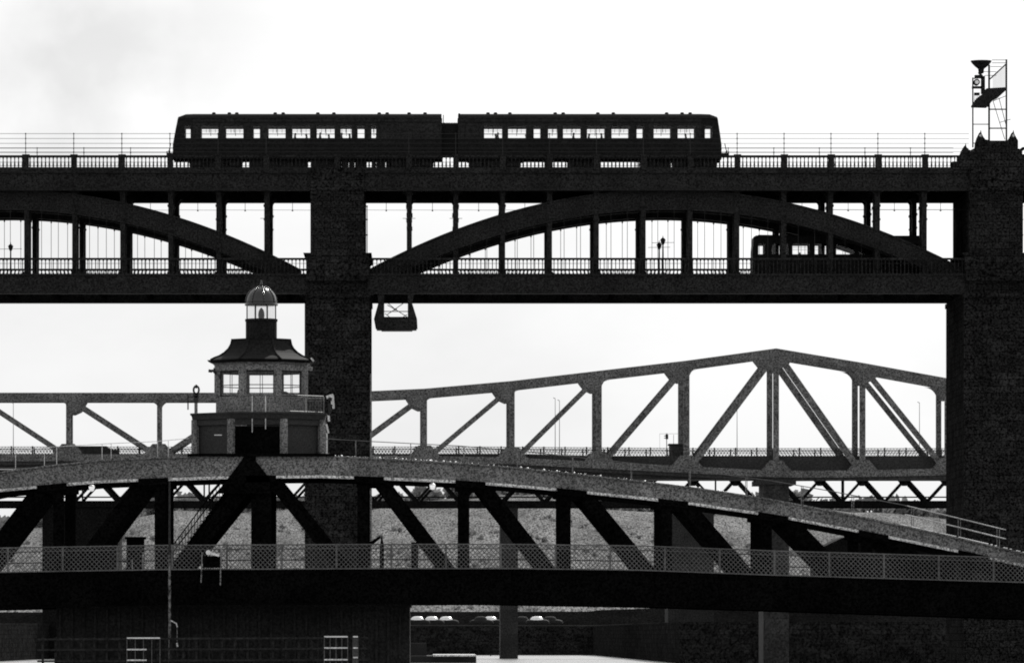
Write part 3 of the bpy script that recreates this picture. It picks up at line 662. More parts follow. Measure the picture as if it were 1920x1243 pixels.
for Y in (YN, YF):
    for px in NODE:
        zt = Z(lerp(TOP, px)+lerp(THK, px)*.6, YN); zb = Z(lerp(TB, px)+5, YN); mb = MB(); hw = X(px+10, YN)-X(px, YN)
        if px == 490: hw *= 1.9
        x = X(px, YN); 
        if zt-zb > .3:
            mb.box(x-hw, x+hw, Y-.17, Y+.17, zb, zt, 'black'); tp = Z(lerp(TOP, px)+lerp(THK, px)+2, YN)
            so_ = 1 if px > 490 else -1; kk = YN/F
            q0, q1 = (px-16*so_, px+40*so_) if px != 490 else (462, 518)
            P2 = lambda p_, d_: (X(p_, YN), Z(lerp(TOP, p_)+lerp(THK, p_)+d_, YN))
            pp = [P2(q0, -.5), P2(q0, 12), P2(q1, 12), P2(q1, -.5)]
            mb.prism(pp[::-1] if q1 > q0 else pp, Y-.36, Y+.36, 'black')
            mb.build('post', sw)
    for a, b in zip(NODE[4:], NODE[5:]):
        for s_ in ((1, -1) if a-490 < 800 else (1,)):
            xa, xb = (a, b) if s_ > 0 else (980-a, 980-b)
            ya = lerp(TOP, xa)+lerp(THK, xa)-2; yb = lerp(TB, xb)+8; A = (xa+s_*26, ya); B = (xb-s_*4, yb+28)
            if yb-ya < 25: continue
            if a == 490: A = (xa+s_*14, ya)
            mb = MB(); dx, dy = B[0]-A[0], B[1]-A[1]; yl = yb-2; B = (A[0]+dx*(yl-A[1])/dy, yl)
            for off in (0,):
                mb.bar((X(A[0], YN), Y, Z(A[1], YN)), (X(B[0], YN), Y, Z(B[1], YN)), 26*YN/F, 'black', .3)
            mb.bar((X(xa+s_*4, YN), Y+.02, Z(ya+6, YN)), (X(xa+s_*34, YN), Y+.02, Z(ya+6, YN)), 16*YN/F, 'black', .36)
            mb.build('diagonal', sw)
xs = list(range(-420, 2151, 60))
for Y in (288.3, YF+1.2):
    mb = MB()
    for a, b in zip(xs, xs[1:]):
        mb.prism([(X(a, YN), Z(lerp(TB, a), YN)), (X(a, YN), Z(lerp(BB, a), YN)), (X(b, YN), Z(lerp(BB, b), YN)), (X(b, YN), Z(lerp(TB, b), YN))][::-1], Y-.15, Y+.15, 'black')
        mb.prism([(X(a, YN), Z(lerp(BB, a), YN)), (X(a, YN), Z(lerp(BB, a)+3, YN)), (X(b, YN), Z(lerp(BB, b)+3, YN)), (X(b, YN), Z(lerp(BB, b), YN))][::-1], Y-.3, Y+.3, 'black')
    mb.build('bottom_girder', sw)
mb = MB()
for a, b in zip(xs, xs[1:]): mb.prism([(X(a, YN), Z(lerp(TB, a)+8, YN)), (X(a, YN), Z(lerp(TB, a)+20, YN)), (X(b, YN), Z(lerp(TB, b)+20, YN)), (X(b, YN), Z(lerp(TB, b)+8, YN))][::-1], 288.45, YF+1.05, 'road')
mb.build('roadway', sw)
# portal bracing between the two trusses
mb = MB()
for px in NODE[3:8]:
    x = X(px, YN); z = Z(lerp(TOP, px)+lerp(THK, px)*.5, YN); mb.box(x-.15, x+.15, YN+.2, YF-.2, z-.35, z+.1, 'black')
for px in (395, 585):
    x = X(px, YN); z = Z(885, YN); mb.box(x-.2, x+.2, YN+.2, YF-.2, z-.2, z+.2, 'black')
mb.box(X(352, YN), X(628, YN), YN-.45, YF, Z(856, YN), Z(850.5, YN), 'black')
mb.build('portal_beam', sw)
# lattice fence along the footway
fz = lambda px, t_: Z(lerp(TB, px), YN)+t_
for Y in (288.1,):
    mb = MB(); hgt = 45*YN/F; pitch = 8.6
    px = -60
    while px < 1980:
        for s_ in (1, -1):
            a = (X(px, YN), Y+.012*s_, fz(px, 0)); b = (X(px+s_*44, YN), Y+.012*s_, fz(px, hgt)); mb.bar(a, b, .032, 'meshf', .008)
        px += pitch
    for a, b in zip(range(-120, 2040, 60), range(-60, 2100, 60)):
        for t_, w_ in ((hgt+.02, .06), (hgt-.17, .035), (.02, .05)): mb.bar((X(a, YN), Y, fz(a, t_)), (X(b, YN), Y, fz(b, t_)), w_, 'meshf', .06, up=(0, 1, 0))
    mb.build('lattice_fence', sw, kind=None)
    for i, px in enumerate(range(20, 1960, 102)):
        mb = MB(); x = X(px, YN); mb.box(x-.045, x+.045, Y-.04, Y+.04, fz(px, .03), fz(px, hgt), 'meshf'); mb.build('fence_post', sw)
mb = MB(); Y = YF+1.3
for a, b in zip(range(-120, 2040, 60), range(-60, 2100, 60)):
    for t_ in (1.15, .6): mb.bar((X(a, YN), Y, fz(a, t_)), (X(b, YN), Y, fz(b, t_)), .05, 'black', .05)
mb.build('far_railing', sw)
# handrails along the top girder
HR = [(600, 822), (700, 828), (860, 836), (980, 846), (1080, 857), (1200, 870), (1300, 882), (1450, 902), (1560, 921), (1700, 948), (1800, 972), (1885, 993)]
for Y, o_ in ((YN-.28, 0), (YN+1.0, -1.5)):
    mb = MB()
    for (a, ya), (b, yb) in zip(HR, HR[1:]): mb.tube((X(a, YN), Y, Z(ya+o_, YN)), (X(b, YN), Y, Z(yb+o_, YN)), .018, 'meshf' if a < 1600 else 'galv', n=6)
    for (a, ya), (b, yb) in zip(HR[9:], HR[10:]): mb.tube((X(a, YN), Y, Z(ya+o_+17, YN)), (X(b, YN), Y, Z(yb+o_+17, YN)), .026, 'galv', n=6)
    for px in (667, 770, 870, 970, 1074, 1184, 1294, 1400, 1505, 1600, 1712, 1800, 1873): mb.tube((X(px, YN), Y, Z(lerp(TOP, px), YN)), (X(px, YN), Y, Z(lerp(HR, px)+o_, YN)), .018, 'post', n=6)
    mb.build('handrail', sw)
for Y in (YN-.28,):
    mb = MB(); HL = [(0, 850), (100, 838), (200, 832), (290, 828), (355, 822)]
    for (a, ya), (b, yb) in zip(HL, HL[1:]): mb.tube((X(a, YN), Y, Z(ya, YN)), (X(b, YN), Y, Z(yb, YN)), .014, 'galv', n=6)
    for px in (30, 84, 107, 192, 209, 296, 316): mb.tube((X(px, YN), Y, Z(lerp(TOP, px), YN)), (X(px, YN), Y, Z(lerp(HL, px), YN)), .016, 'galv', n=6)
    mb.build('handrail', sw)
# stair climbing to the cabin
mb = MB(); Y = YN+.9
mb.pbar((330, 1062), (462, 880), Y, 16, 'black', .7)
for a, b in (((327, 1018), (420, 895)), ((325, 1034), (420, 909))): mb.pbar(a, b, Y-.4, 2.2, 'black', .05)
for i in range(16):
    px = 330+i*5.8; yy = 1015-i*7.7; mb.pbar((px, yy), (px, yy+32), Y-.4, 1.3, 'black', .04); mb.pbox(px-4, px+6, yy+30, yy+32, Y-.35, Y+.35, 'black')
mb.build('stair', sw)
mb = MB(); mb.pprism([(405, 925), (440, 880), (462, 850), (480, 850), (480, 864), (506, 897), (506, 925)][::-1], YN-.36, YN-.2, 'black'); mb.pbox(440, 532, 786, 856, YN-.36, YN-.3, 'black') if False else None
mb.build('stair_gusset', sw)
# pier of the swing bridge
mb = MB(); mb.box(X(105, YN), X(768, YN), YN+.3, YF+4, -3, Z(1134, YN), 'timber')
mb.box(X(99, YN), X(771, YN), YN-.2, YF+5, Z(1137, YN), Z(1131, YN), 'timber')
for px in range(112, 768, 22): mb.box(X(px, YN)-.06, X(px, YN)+.06, YN+.16, YN+.3, -2, Z(1140, YN), 'timber')
mb = tag(mb.build('river_pier'), 'broad black central pier under the swing bridge', 'pier')

# ------------------------------------------------------------------ control cabin on the swing bridge
YC = 294.6                       # centre of the octagon
CX = X(490, YC); ku = YC/F
cab = thing('control_cabin', 'octagonal control cabin with bell-cast roof, lantern and dome above the swing bridge', 'cabin', (CX, YC, Z(852, YC)))
cz = lambda py: Z(py, YC-2)
def octp(r, cx=CX, k=0): return [(cx+r/math.cos(math.pi/8)*math.cos(math.pi/8+math.pi/4*i), YC+r/math.cos(math.pi/8)*math.sin(math.pi/8+math.pi/4*i)) for i in range(8)]
def octring(mb, r0, z0, r1, z1, m, cx=CX):
    a, b = octp(r0, cx), octp(r1, cx); vs = [(x, y, z0) for x, y in a]+[(x, y, z1) for x, y in b]
    mb.add(vs, [list(range(8))[::-1], list(range(8, 16))]+[(i, (i+1) % 8, 8+(i+1) % 8, 8+i) for i in range(8)], m)
def octwall(mb, r, z0, z1, m, th=.08, faces=range(8), cx=CX):
    a = octp(r, cx); c = octp(r-th, cx)
    for i in faces:
        j = (i+1) % 8; vs = [(*a[i], z0), (*a[j], z0), (*a[j], z1), (*a[i], z1), (*c[i], z0), (*c[j], z0), (*c[j], z1), (*c[i], z1)]
        mb.add(vs, [(0, 1, 2, 3), (5, 4, 7, 6), (0, 3, 7, 4), (1, 5, 6, 2), (3, 2, 6, 7), (0, 4, 5, 1)], m)
CX2 = X(486, YC); r2 = 119*ku
mb = MB()
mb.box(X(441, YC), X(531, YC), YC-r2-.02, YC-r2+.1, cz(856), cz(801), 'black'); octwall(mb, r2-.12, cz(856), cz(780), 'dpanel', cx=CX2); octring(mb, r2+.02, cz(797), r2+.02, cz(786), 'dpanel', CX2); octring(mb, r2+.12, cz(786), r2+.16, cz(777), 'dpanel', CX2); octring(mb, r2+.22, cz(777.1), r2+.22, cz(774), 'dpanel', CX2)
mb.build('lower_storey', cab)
for i, (x, y) in enumerate(octp(r2-.02, CX2)):
    m_ = MB(); m_.lathe(x, y, [(.2, cz(856)), (.2, cz(786.5))], 'post', 8, rot=math.pi/8); m_.build('corner_post', cab)
mb = MB(); mb.box(X(440, YC), X(466, YC), YC-r2-.03, YC-r2+.1, cz(800), cz(798), 'post'); mb.build('door_trim', cab); mb = MB(); mb.box(X(406, YC), X(420, YC), YC-r2-.0, YC-r2+.12, cz(817.5), cz(816), 'white'); mb.build('name_strip', cab)
r1 = 84*ku
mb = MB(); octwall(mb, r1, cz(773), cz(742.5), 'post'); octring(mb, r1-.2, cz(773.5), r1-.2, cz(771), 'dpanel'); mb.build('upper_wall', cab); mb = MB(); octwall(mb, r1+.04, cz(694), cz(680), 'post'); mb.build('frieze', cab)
mb = MB(); octring(mb, r1+.05, cz(683), r1+.18, cz(679), 'post'); octring(mb, r1+.15, cz(679), r1+.42, cz(673.5), 'lead'); mb.build('eaves', cab)
for x, y in octp(r1-.12):
    m_ = MB(); m_.lathe(x, y, [(.21, cz(743)), (.21, cz(682))], 'post', 8, rot=math.pi/8); m_.build('corner_post', cab)
oc = octp(r1-.1)
for i in range(8):
    a, b = Vector((*oc[i], 0)), Vector((*oc[(i+1) % 8], 0)); m_ = MB(); z0, z1 = cz(742.5), cz(694); d_ = (b-a).normalized(); a += d_*.2; b -= d_*.2
    for z in (z0+.04, z1-.04, z0+.55, ): m_.bar((a.x, a.y, z), (b.x, b.y, z), .04 if z > z0+.3 and z < z1-.3 else .07, 'dpanel', .06)
    for t_ in (0, .5, 1):
        p = a.lerp(b, t_); m_.bar((p.x, p.y, z0), (p.x, p.y, z1), .03 if t_ == .5 else .07, 'dpanel', .06)
    m_.add([(a.x, a.y, z0), (b.x, b.y, z0), (b.x, b.y, z1), (a.x, a.y, z1)], [(0, 1, 2, 3)], 'glass'); m_.build('window', cab)
# roof
RP = [(673.5, 94), (670, 88), (666, 78), (660, 69), (652, 61), (644, 56.5), (636, 54.5), (634, 54.5)]
mb = MB()
for (ya, ra), (yb, rb) in zip(RP, RP[1:]): octring(mb, ra*ku, cz(ya), rb*ku, cz(yb), 'lead')
octring(mb, 56*ku, cz(634), 56*ku, cz(632.8), 'lead')
for k2 in range(8):
    pts = [octp(ra*ku)[k2]+(cz(ya)+.02,) for ya, ra in RP]
    for p, q in zip(pts, pts[1:]): mb.tube(p, q, .045, 'lead', n=6)
rf = mb.build('roof', cab)
mb = MB(); mb.lathe(CX, YC, [(28.5*ku, cz(634)), (28.5*ku, cz(600)), (30.5*ku, cz(599)), (30.5*ku, cz(594.5)), (28*ku, cz(594))], 'lead', 24)
for k2 in range(12):
    a = k2*math.pi/6; mb.tube((CX+28.5*ku*math.cos(a), YC+28.5*ku*math.sin(a), cz(633)), (CX+28.5*ku*math.cos(a), YC+28.5*ku*math.sin(a), cz(600)), .02, 'lead', n=5)
mb.build('drum', cab)
mb = MB()
for k2 in range(8):
    a = math.pi/8+k2*math.pi/4; p = (CX+29*ku*math.cos(a), YC+29*ku*math.sin(a)); mb.tube((*p, cz(595)), (*p, cz(567)), .022, 'lead', n=6)
mb.build('lantern_bars', cab)
mb = MB(); mb.lathe(CX, YC, [(27*ku, cz(594)), (27*ku, cz(568))], 'dglass', 24); mb.build('lantern_glass', cab, smooth=False)
mb = MB(); mb.lathe(CX, YC, [(5*ku, cz(594)), (6*ku, cz(588)), (5.5*ku, cz(582)), (4*ku, cz(577)), (1*ku, cz(573))], 'lead', 12); mb.build('lamp', cab)
mb = MB(); mb.lathe(CX, YC, [(31*ku, cz(569)), (31*ku, cz(566)), (29*ku, cz(565))]+[(29.5*ku*math.cos(t_*math.pi/18), cz(564)+31*ku*math.sin(t_*math.pi/18)) for t_ in range(0, 9)]+[(2*ku, cz(533)), (1.6*ku, cz(530))], 'dome', 28)
for k2 in range(8):
    for t_ in range(0, 8):
        A = t_*math.pi/18; B = (t_+1)*math.pi/18; ph = k2*math.pi/4+.2
        mb.tube((CX+30*ku*math.cos(A)*math.cos(ph), YC+30*ku*math.cos(A)*math.sin(ph), cz(564)+31.6*ku*math.sin(A)), (CX+30*ku*math.cos(B)*math.cos(ph), YC+30*ku*math.cos(B)*math.sin(ph), cz(564)+31.6*ku*math.sin(B)), .03, 'dome', n=5)
mb.lathe(CX, YC, [(.03, cz(532)), (.07, cz(529)), (.05, cz(526)), (.015, cz(521))], 'dome', 8)
mb.build('dome', cab, smooth=True)
# gallery rail (with balusters on the open stretch at the right)
mb = MB(); gr = octp(r2+.05, CX2); rr = [(gr[i], gr[(i+1) % 8]) for i in (7, 6, 5, 4, 3, 2, 1, 0)]
for i, (a, b) in enumerate(rr):
    a, b = Vector((*a, 0)), Vector((*b, 0)); front = i in (1, 2, 3)
    if (a.x+b.x)/2 < CX2-1.5: continue
    m_ = 'galv' if not front else 'galv'
    for z in (cz(742), cz(746), cz(772)): mb.tube((a.x, a.y, z), (b.x, b.y, z), .025, 'post', n=6)
    n = int((b-a).length/.17)
    for j in range(n+1):
        p = a.lerp(b, j/n)
        if p.x < CX+r1-.05: continue
        mb.tube((p.x, p.y, cz(774)), (p.x, p.y, cz(743)), .014, 'post', n=5)
mb.build('gallery_rail', cab)
mb = MB()
for px in (473, 498): mb.tube((X(px, YC-r2), YC-r2-.1, cz(812 if px < 480 else 806)), (X(px, YC-r2), YC-r2-.1, cz(744)), .022, 'galv', n=6)
mb.build('conduit', cab)
# console and chair seen through the cabin windows
mb = MB(); mb.lathe(CX-.9, YC+.3, [(.3, cz(773)), (.3, cz(735)), (.25, cz(727)), (.1, cz(724))], 'dpanel', 12); mb.box(CX-.3, CX+1.2, YC+.1, YC+.8, cz(773), cz(738.5), 'dpanel'); mb.lathe(CX+1.15, YC-.2, [(.22, cz(742)), (.2, cz(734)), (.06, cz(731))], 'dpanel', 10); mb.build('control_desk', cab)

# fittings on the cabin
def fog(px, py, Y, name, label, cat, build): 
    t_ = thing(name, label, cat, (X(px, Y), Y, Z(py, Y))); build(t_, Y); return t_
def b1(t_, Y):
    MB().pbar((367.5, 775), (367.5, 752), Y, 6, 'post', .15).build('stand', t_)
    MB().pbar((367.5, 755), (367.5, 742), Y, 8, 'dpanel', .2).pbar((352, 744), (368, 744), Y, 2, 'dpanel', .05).pbar((352, 753), (368, 753), Y, 2, 'dpanel', .05).pbar((352.5, 740), (352.5, 768), Y, 2.4, 'dpanel', .05).build('bracket', t_)
    mb = MB()
    cx_, cz_ = X(368, Y), Z(731, Y)
    for i in range(14):
        a, b = i*2*math.pi/14, (i+1)*2*math.pi/14; mb.bar((cx_+.13*math.cos(a), Y, cz_+.19*math.sin(a)), (cx_+.13*math.cos(b), Y, cz_+.19*math.sin(b)), .09, 'dpanel', .2)
    mb.pbar((368, 728), (368, 721), Y, 3, 'dpanel', .1); mb.tube((cx_, Y-.1, Z(741, Y)), (cx_, Y+.1, Z(741, Y)), .12, 'dpanel', n=12); mb.build('lamp_ring', t_)
fog(368, 775, 292.6, 'signal_lamp', 'ringed signal lamp on a bracket at the left corner of the cabin gallery', 'lamp', b1)
def b2(t_, Y):
    MB().pbar((618, 776), (618, 745), Y, 5, 'dpanel', .15).pbar((610, 737), (616, 730), Y, 5, 'dpanel', .1).build('stand', t_)
    MB().pbar((612, 745), (625, 741), Y, 6, 'galv', .15).pbar((617, 752), (625, 757), Y, 5, 'galv', .15).pbar((624, 741), (625.5, 766), Y, 4, 'galv', .12).build('lamp_head', t_)
    MB().pbar((616, 779), (617, 790), Y, 4, 'galv', .1).pbar((612, 795), (616, 812), Y, 3, 'galv', .08).pbar((613, 812), (613, 850), Y, 2.5, 'galv', .08).pbar((611, 851), (628, 853), Y, 4, 'galv', .1).build('conduit', t_)
fog(618, 776, 292.6, 'signal_lamp', 'glinting signal lamp at the right corner of the cabin gallery', 'lamp', b2)
def b3(t_, Y):
    MB().pbar((407, 699), (397, 694), Y, 4, 'dpanel', .1).pbar((402, 690), (402, 697), Y, 4, 'dpanel', .15).pbar((391, 695), (398, 696), Y, 5.5, 'dpanel', .2).pbar((400, 697), (406, 702), Y, 3, 'dpanel', .1).build('horn', t_)
fog(407, 699, 292.6, 'horn', 'small dark horn under the left eave of the cabin', 'horn', b3)
def b4(t_, Y):
    MB().pbar((575, 690), (586, 692), Y, 7, 'post', .15).pbar((578, 682), (582, 688), Y, 4, 'post', .1).build('horn', t_)
    MB().pbar((583, 671), (588, 677), Y, 3, 'galv', .1).build('bell', t_)
fog(580, 690, 292.6, 'horn', 'small pale horn under the right eave of the cabin', 'horn', b4)

# hanging lamps under the top girder
def hlamp(px, py, label):
    Y = YN+1.2; t_ = thing('hanging_lamp', label, 'lamp', (X(px, Y), Y, Z(py+8, Y)), 'globe lamps under the swing bridge girder'); x = X(px, Y)
    MB().tube((x, Y, Z(py-10, Y)), (x, Y, Z(py-4, Y)), .03, 'galv').lathe(x, Y, [(.14, Z(py-3, Y)), (.15, Z(py-4, Y)), (.05, Z(py-6, Y))], 'galv', 12).build('fitting', t_)
    MB().lathe(x, Y, [(.02, Z(py+6, Y)), (.09, Z(py+5, Y)), (.13, Z(py+1, Y)), (.14, Z(py-3, Y))], 'lit', 12).build('globe', t_, smooth=True)  # unlit globe, its daylight brightness added as a glow
hlamp(172, 915, 'white globe lamp hanging below the left part of the grey girder')
hlamp(811, 912, 'white globe lamp hanging below the grey girder right of the stone pier')
# mast
Y = 287.2; t_ = thing('lamp_post', 'slender grey mast rising past the fence left of the stair', 'mast', (X(318, Y), Y, 0))
MB().tube((X(318, Y), Y, -1), (X(318, Y), Y, Z(1040, Y)), .075, 'truss', .06).tube((X(318, Y), Y, Z(1040, Y)), (X(318, Y), Y, Z(903, Y)), .06, 'dpanel', .045).build('pole', t_)
MB().pbar((319, 1162), (330, 1168), Y, 2, 'galv', .04).pbar((330, 1167), (332.5, 1175), Y, 2, 'galv', .04).pbar((332, 1176), (332, 1206), Y, 1.2, 'post', .03).pbar((331.5, 1205), (333, 1212), Y, 3, 'galv', .05).build('davit', t_)
# pipe beside the big pier
Y = 398.3; tag(MB().tube((X(695.5, Y), Y, 0), (X(695.5, Y), Y, Z(700, Y)), .06, 'chord').build('down_pipe'), 'thin pale pipe up the right edge of the left stone pier', 'pipe')
# hut and floodlight by the fence
Y = 292.5; t_ = thing('kiosk', 'small black box kiosk on the footway behind the fence, left of the mast', 'kiosk', (X(253, Y), Y, Z(1078, Y)))
MB().pbox(237, 269, 1078, 1010, Y, Y+1.0, 'black').build('body', t_); MB().pbox(234, 272, 1010, 1006, Y-.1, Y+1.1, 'black').build('roof', t_)
MB().pbar((248, 1078), (248, 1048), Y-.25, 1.8, 'galv', .05).pbar((268, 1078), (268, 1035), Y-.25, 1.8, 'galv', .05).build('frame', t_)
Y = 287.7; t_ = thing('floodlight', 'white floodlight on two thin posts at the fence right of the mast', 'floodlight', (X(394, Y), Y, Z(1092, Y)))
MB().pbar((377, 1092), (379, 1035), Y, 2.2, 'post', .06).pbar((413, 1097), (415, 1026), Y, 2.2, 'post', .06).build('post', t_)
MB().tube((X(391, Y), Y-.25, Z(1035.5, Y)), (X(391, Y), Y, Z(1035.5, Y)), .12, 'white', n=14).pbar((391, 1036), (411, 1041), Y-.1, 4.5, 'white', .12).build('lamp_head', t_)
MB().pbox(380, 413, 1064, 1042, Y+.02, Y+.1, 'black').build('panel', t_)
Y = 291.5; t_ = thing('mooring_gear', 'black forked winch gear standing on the swing bridge roadway beside the stone pier', 'winch', (X(705, Y), Y, Z(1078, Y)))
MB().pprism([(712, 1078), (712, 1024), (716, 1001), (720, 1024), (720, 1078)], Y, Y+.3, 'black').build('post', t_); MB().pprism([(685, 1035), (685, 1020), (713, 1004), (714, 1008), (695, 1024), (695, 1035)], Y+.05, Y+.25, 'black').build('arm', t_)
Y = 291.5; t_ = thing('bollard_light', 'stubby black post with a pale cap behind the fence, right of the winch', 'post', (X(777, Y), Y, Z(1078, Y)))
MB().pbox(771, 784, 1078, 1016, Y, Y+.3, 'black').build('post', t_); MB().pbar((769, 1016), (776, 1012), Y, 2.4, 'galv', .1).build('cap', t_)

# ------------------------------------------------------------------ timber jetty at the foot
Y = 286.3; jt = thing('jetty', 'dark timber jetty with horizontal rails below the swing bridge', 'jetty', (X(400, Y), Y, 0))
mb = MB()
for yy in (1197, 1217, 1238): mb.pbar((70, yy+1), (690, yy-2), Y, 3.5, 'timber', .12)
mb.build('rail', jt)
for px in range(80, 690, 24): MB().pbox(px-2, px+2, 1300, 1194, Y+.08, Y+.3, 'timber').build('pile', jt)
MB().pbox(60, 700, 1300, 1244, Y+.3, Y+3, 'timber').build('deck', jt)
for i, (a, b, ys) in enumerate(((238, 300, (1195.5, 1217, 1237)), (608, 652, (1193, 1214, 1236)), (662, 671, (1193, 1214, 1232)))):
    t_ = thing('ladder_frame', ['pale railing frame at the left on the dark jetty', 'wider pale railing frame at the right on the dark jetty', 'narrow pale post rack at the right end of the jetty'][i], 'railing', (X((a+b)/2, Y), Y-.2, 3))
    mb = MB()
    for j, yy in enumerate(ys): mb.pbar((a, yy), (b-(25 if i == 0 and j else 0), yy), Y-.15, 2.6, 'white' if j == 0 else 'galv', .06)  # pale bars paint in the light the timbers catch, whitest on top
    mb.build('rail', t_); mb = MB()
    for px in [a+q*(b-a)/4 for q in range(5)]: mb.pbar((px, ys[0]), (px, 1245), Y-.1, 1.2, 'meshf', .05)
    mb.build('upright', t_)
tag(MB().pbox(680, 752, 1300, 1238, 600, 620, 'bank').pbox(681, 751, 1238.5, 1236, 599.5, 620, 'white').build('landing_stage'), 'low landing stage with a pale edge at the bottom, right of the black pier', 'jetty')
tag(MB().pbox(752, 893, 1300, 1229, 760, 790, 'timber').pbox(812, 893, 1230, 1227, 759.5, 790, 'pale').pbox(768, 800, 1300, 1205, 765, 770, 'timber').build('wharf'), 'dark wharf with a pale broken edge beside the bright strip of water', 'wharf')

# ------------------------------------------------------------------ grey cantilever truss bridge behind
YQ, WQ = 700.0, 9.0; SK = -.0263*WQ
q = thing('truss_bridge', 'mid-grey steel truss bridge with peaked top chord seen beneath the tall bridge', 'bridge', (X(1455, YQ), YQ, 0))
QX = [-210, -40, 128, 298, 466, 632, 796, 960, 1123, 1287, 1455, 1617, 1776, 1940]
QT = {-210: 745, -40: 743, 128: 743, 298: 743, 466: 743, 632: 743, 796: 735.5, 960: 721, 1123: 702, 1287: 683, 1455: 660, 1617: 687, 1776: 716, 1940: 745}
QB = {-210: 858, -40: 858, 128: 858, 298: 858, 466: 858, 632: 859, 796: 861, 960: 864, 1123: 872, 1287: 880, 1455: 889, 1617: 888, 1776: 884, 1940: 880}
def qm(name, A, B, wpx, m='truss', dp=.5, par=None):
    for Y, sx in ((YQ, 0), (YQ+WQ, SK)):
        a = (X(A[0], YQ)+sx, Y, Z(A[1], YQ)); b = (X(B[0], YQ)+sx, Y, Z(B[1], YQ)); MB().bar(a, b, wpx*YQ/F, m, dp).build(name, q)
for Y, sx in ((YQ, 0), (YQ+WQ, SK)):
    for T_, tw, nm in ((QT, 13.5, 'top_chord'), (QB, 13, 'bottom_chord')):
        mb = MB()
        for a, b in zip(QX, QX[1:]):
            xa, xb, za, zb = X(a, YQ)+sx, X(b, YQ)+sx, Z(T_[a], YQ), Z(T_[b], YQ); h = tw/2*YQ/F
            mb.prism([(xa, za-h), (xb, zb-h), (xb, zb+h), (xa, za+h)], Y-.3, Y+.3, 'truss')
        mb.build(nm, q)
PW = {-40: 8, 128: 8, 298: 7, 466: 8, 632: 9, 796: 9.5, 960: 10, 1123: 10.5, 1287: 11.5, 1455: 10.8, 1617: 11, 1776: 10, 1940: 10}
for px in QX[1:]: qm('post', (px, QT[px]+3), (px, QB[px]), PW[px])
for a, b in ((-40, 128), (128, 298)): qm('diagonal', (a, QT[a]+3), (b, QB[b]-2), 9)
for a, b in ((466, 298), (632, 466), (796, 632), (960, 796), (1123, 960), (1287, 1123), (1455, 1287)): qm('diagonal', (a-4, QT[a]+8), (b+8, QB[b]-4), 8.5+1.5*(a > 1200)+1.5*(a > 1400))
for a, b in ((1455, 1617), (1617, 1776)): qm('diagonal', (a+6, QT[a]+8), (b-4, QB[b]-4), 12.5 if a < 1500 else 10.5)
# rounded gusset plates at the joints
for Y, sx in ((YQ-.32, 0), (YQ+WQ-.345, SK)):
    k_ = YQ/F
    for i, px in enumerate(QX[1:-1]):
        mb = MB(); x = X(px, YQ)+sx; zt = Z(QT[px], YQ); hw = PW[px]/2*k_; sl = (Z(QT[QX[i+2]], YQ)-Z(QT[QX[i]], YQ))/(X(QX[i+2], YQ)-X(QX[i], YQ))
        sl = {1455: 0}.get(px, sl)
        for s_ in (-1, 1):
            nb = QX[i+1+s_]; sl = (Z(QT[nb], YQ)-Z(QT[px], YQ))/(X(nb, YQ)-X(px, YQ))
            diag = (s_ < 0 and px >= 466 and px <= 1455) or (s_ > 0 and (px in (128, -40) or px >= 1455))
            if diag: mb.prism((lambda P: P if s_ < 0 else P[::-1])([(x, zt+.2), (x+s_*34*k_, zt+s_*34*k_*sl+.1), (x+s_*32*k_, zt-8*k_+s_*34*k_*sl), (x+s_*22*k_, zt-25*k_), (x+s_*9*k_, zt-31*k_), (x, zt-30*k_)]), Y, Y+.1, 'truss')
            else:
                r_ = 16*k_*(1+.5*(px > 1000)); fillet(mb, x+s_*hw*.8, zt-5.5*k_+s_*hw*sl, s_, -1, r_, Y, Y+.1, 'truss')
        mb.build('gusset_plate', q); mb = MB(); zb = Z(QB[px], YQ)
        mb.prism([(x-30*k_, zb-5*k_), (x+30*k_, zb-5*k_), (x+30*k_, zb+5*k_), (x+12*k_, zb+26*k_), (x-12*k_, zb+26*k_), (x-30*k_, zb+5*k_)], Y-.05, Y+.08, 'truss'); mb.build('joint_plate', q)
mb = MB(); NQ = len(QX)
for a, b in zip(QX, QX[1:]):
    f0, f1 = -8*(QB[a]-858)/30, 0
    ya, yb = 849+4*(a > 1000), 849+4*(b > 1000)
    mb.prism([(X(a, YQ), Z(876 if a < 1000 else 898, YQ)), (X(b, YQ), Z(876 if b < 1000 else 898, YQ)), (X(b, YQ), Z(yb+1, YQ)), (X(a, YQ), Z(ya+1, YQ))], YQ+.8, YQ+WQ-.8, 'trussd', dx=SK)
mb.build('deck', q)
mb = MB(); 
for a, b in zip(QX, QX[1:]): mb.prism([(X(a, YQ), Z(QB[a]+13, YQ)), (X(b, YQ), Z(QB[b]+13, YQ)), (X(b, YQ), Z(QB[b]+6.5, YQ)), (X(a, YQ), Z(QB[a]+6.5, YQ))], YQ-.1, YQ+.3, 'trussd')
mb.build('lower_flange', q)
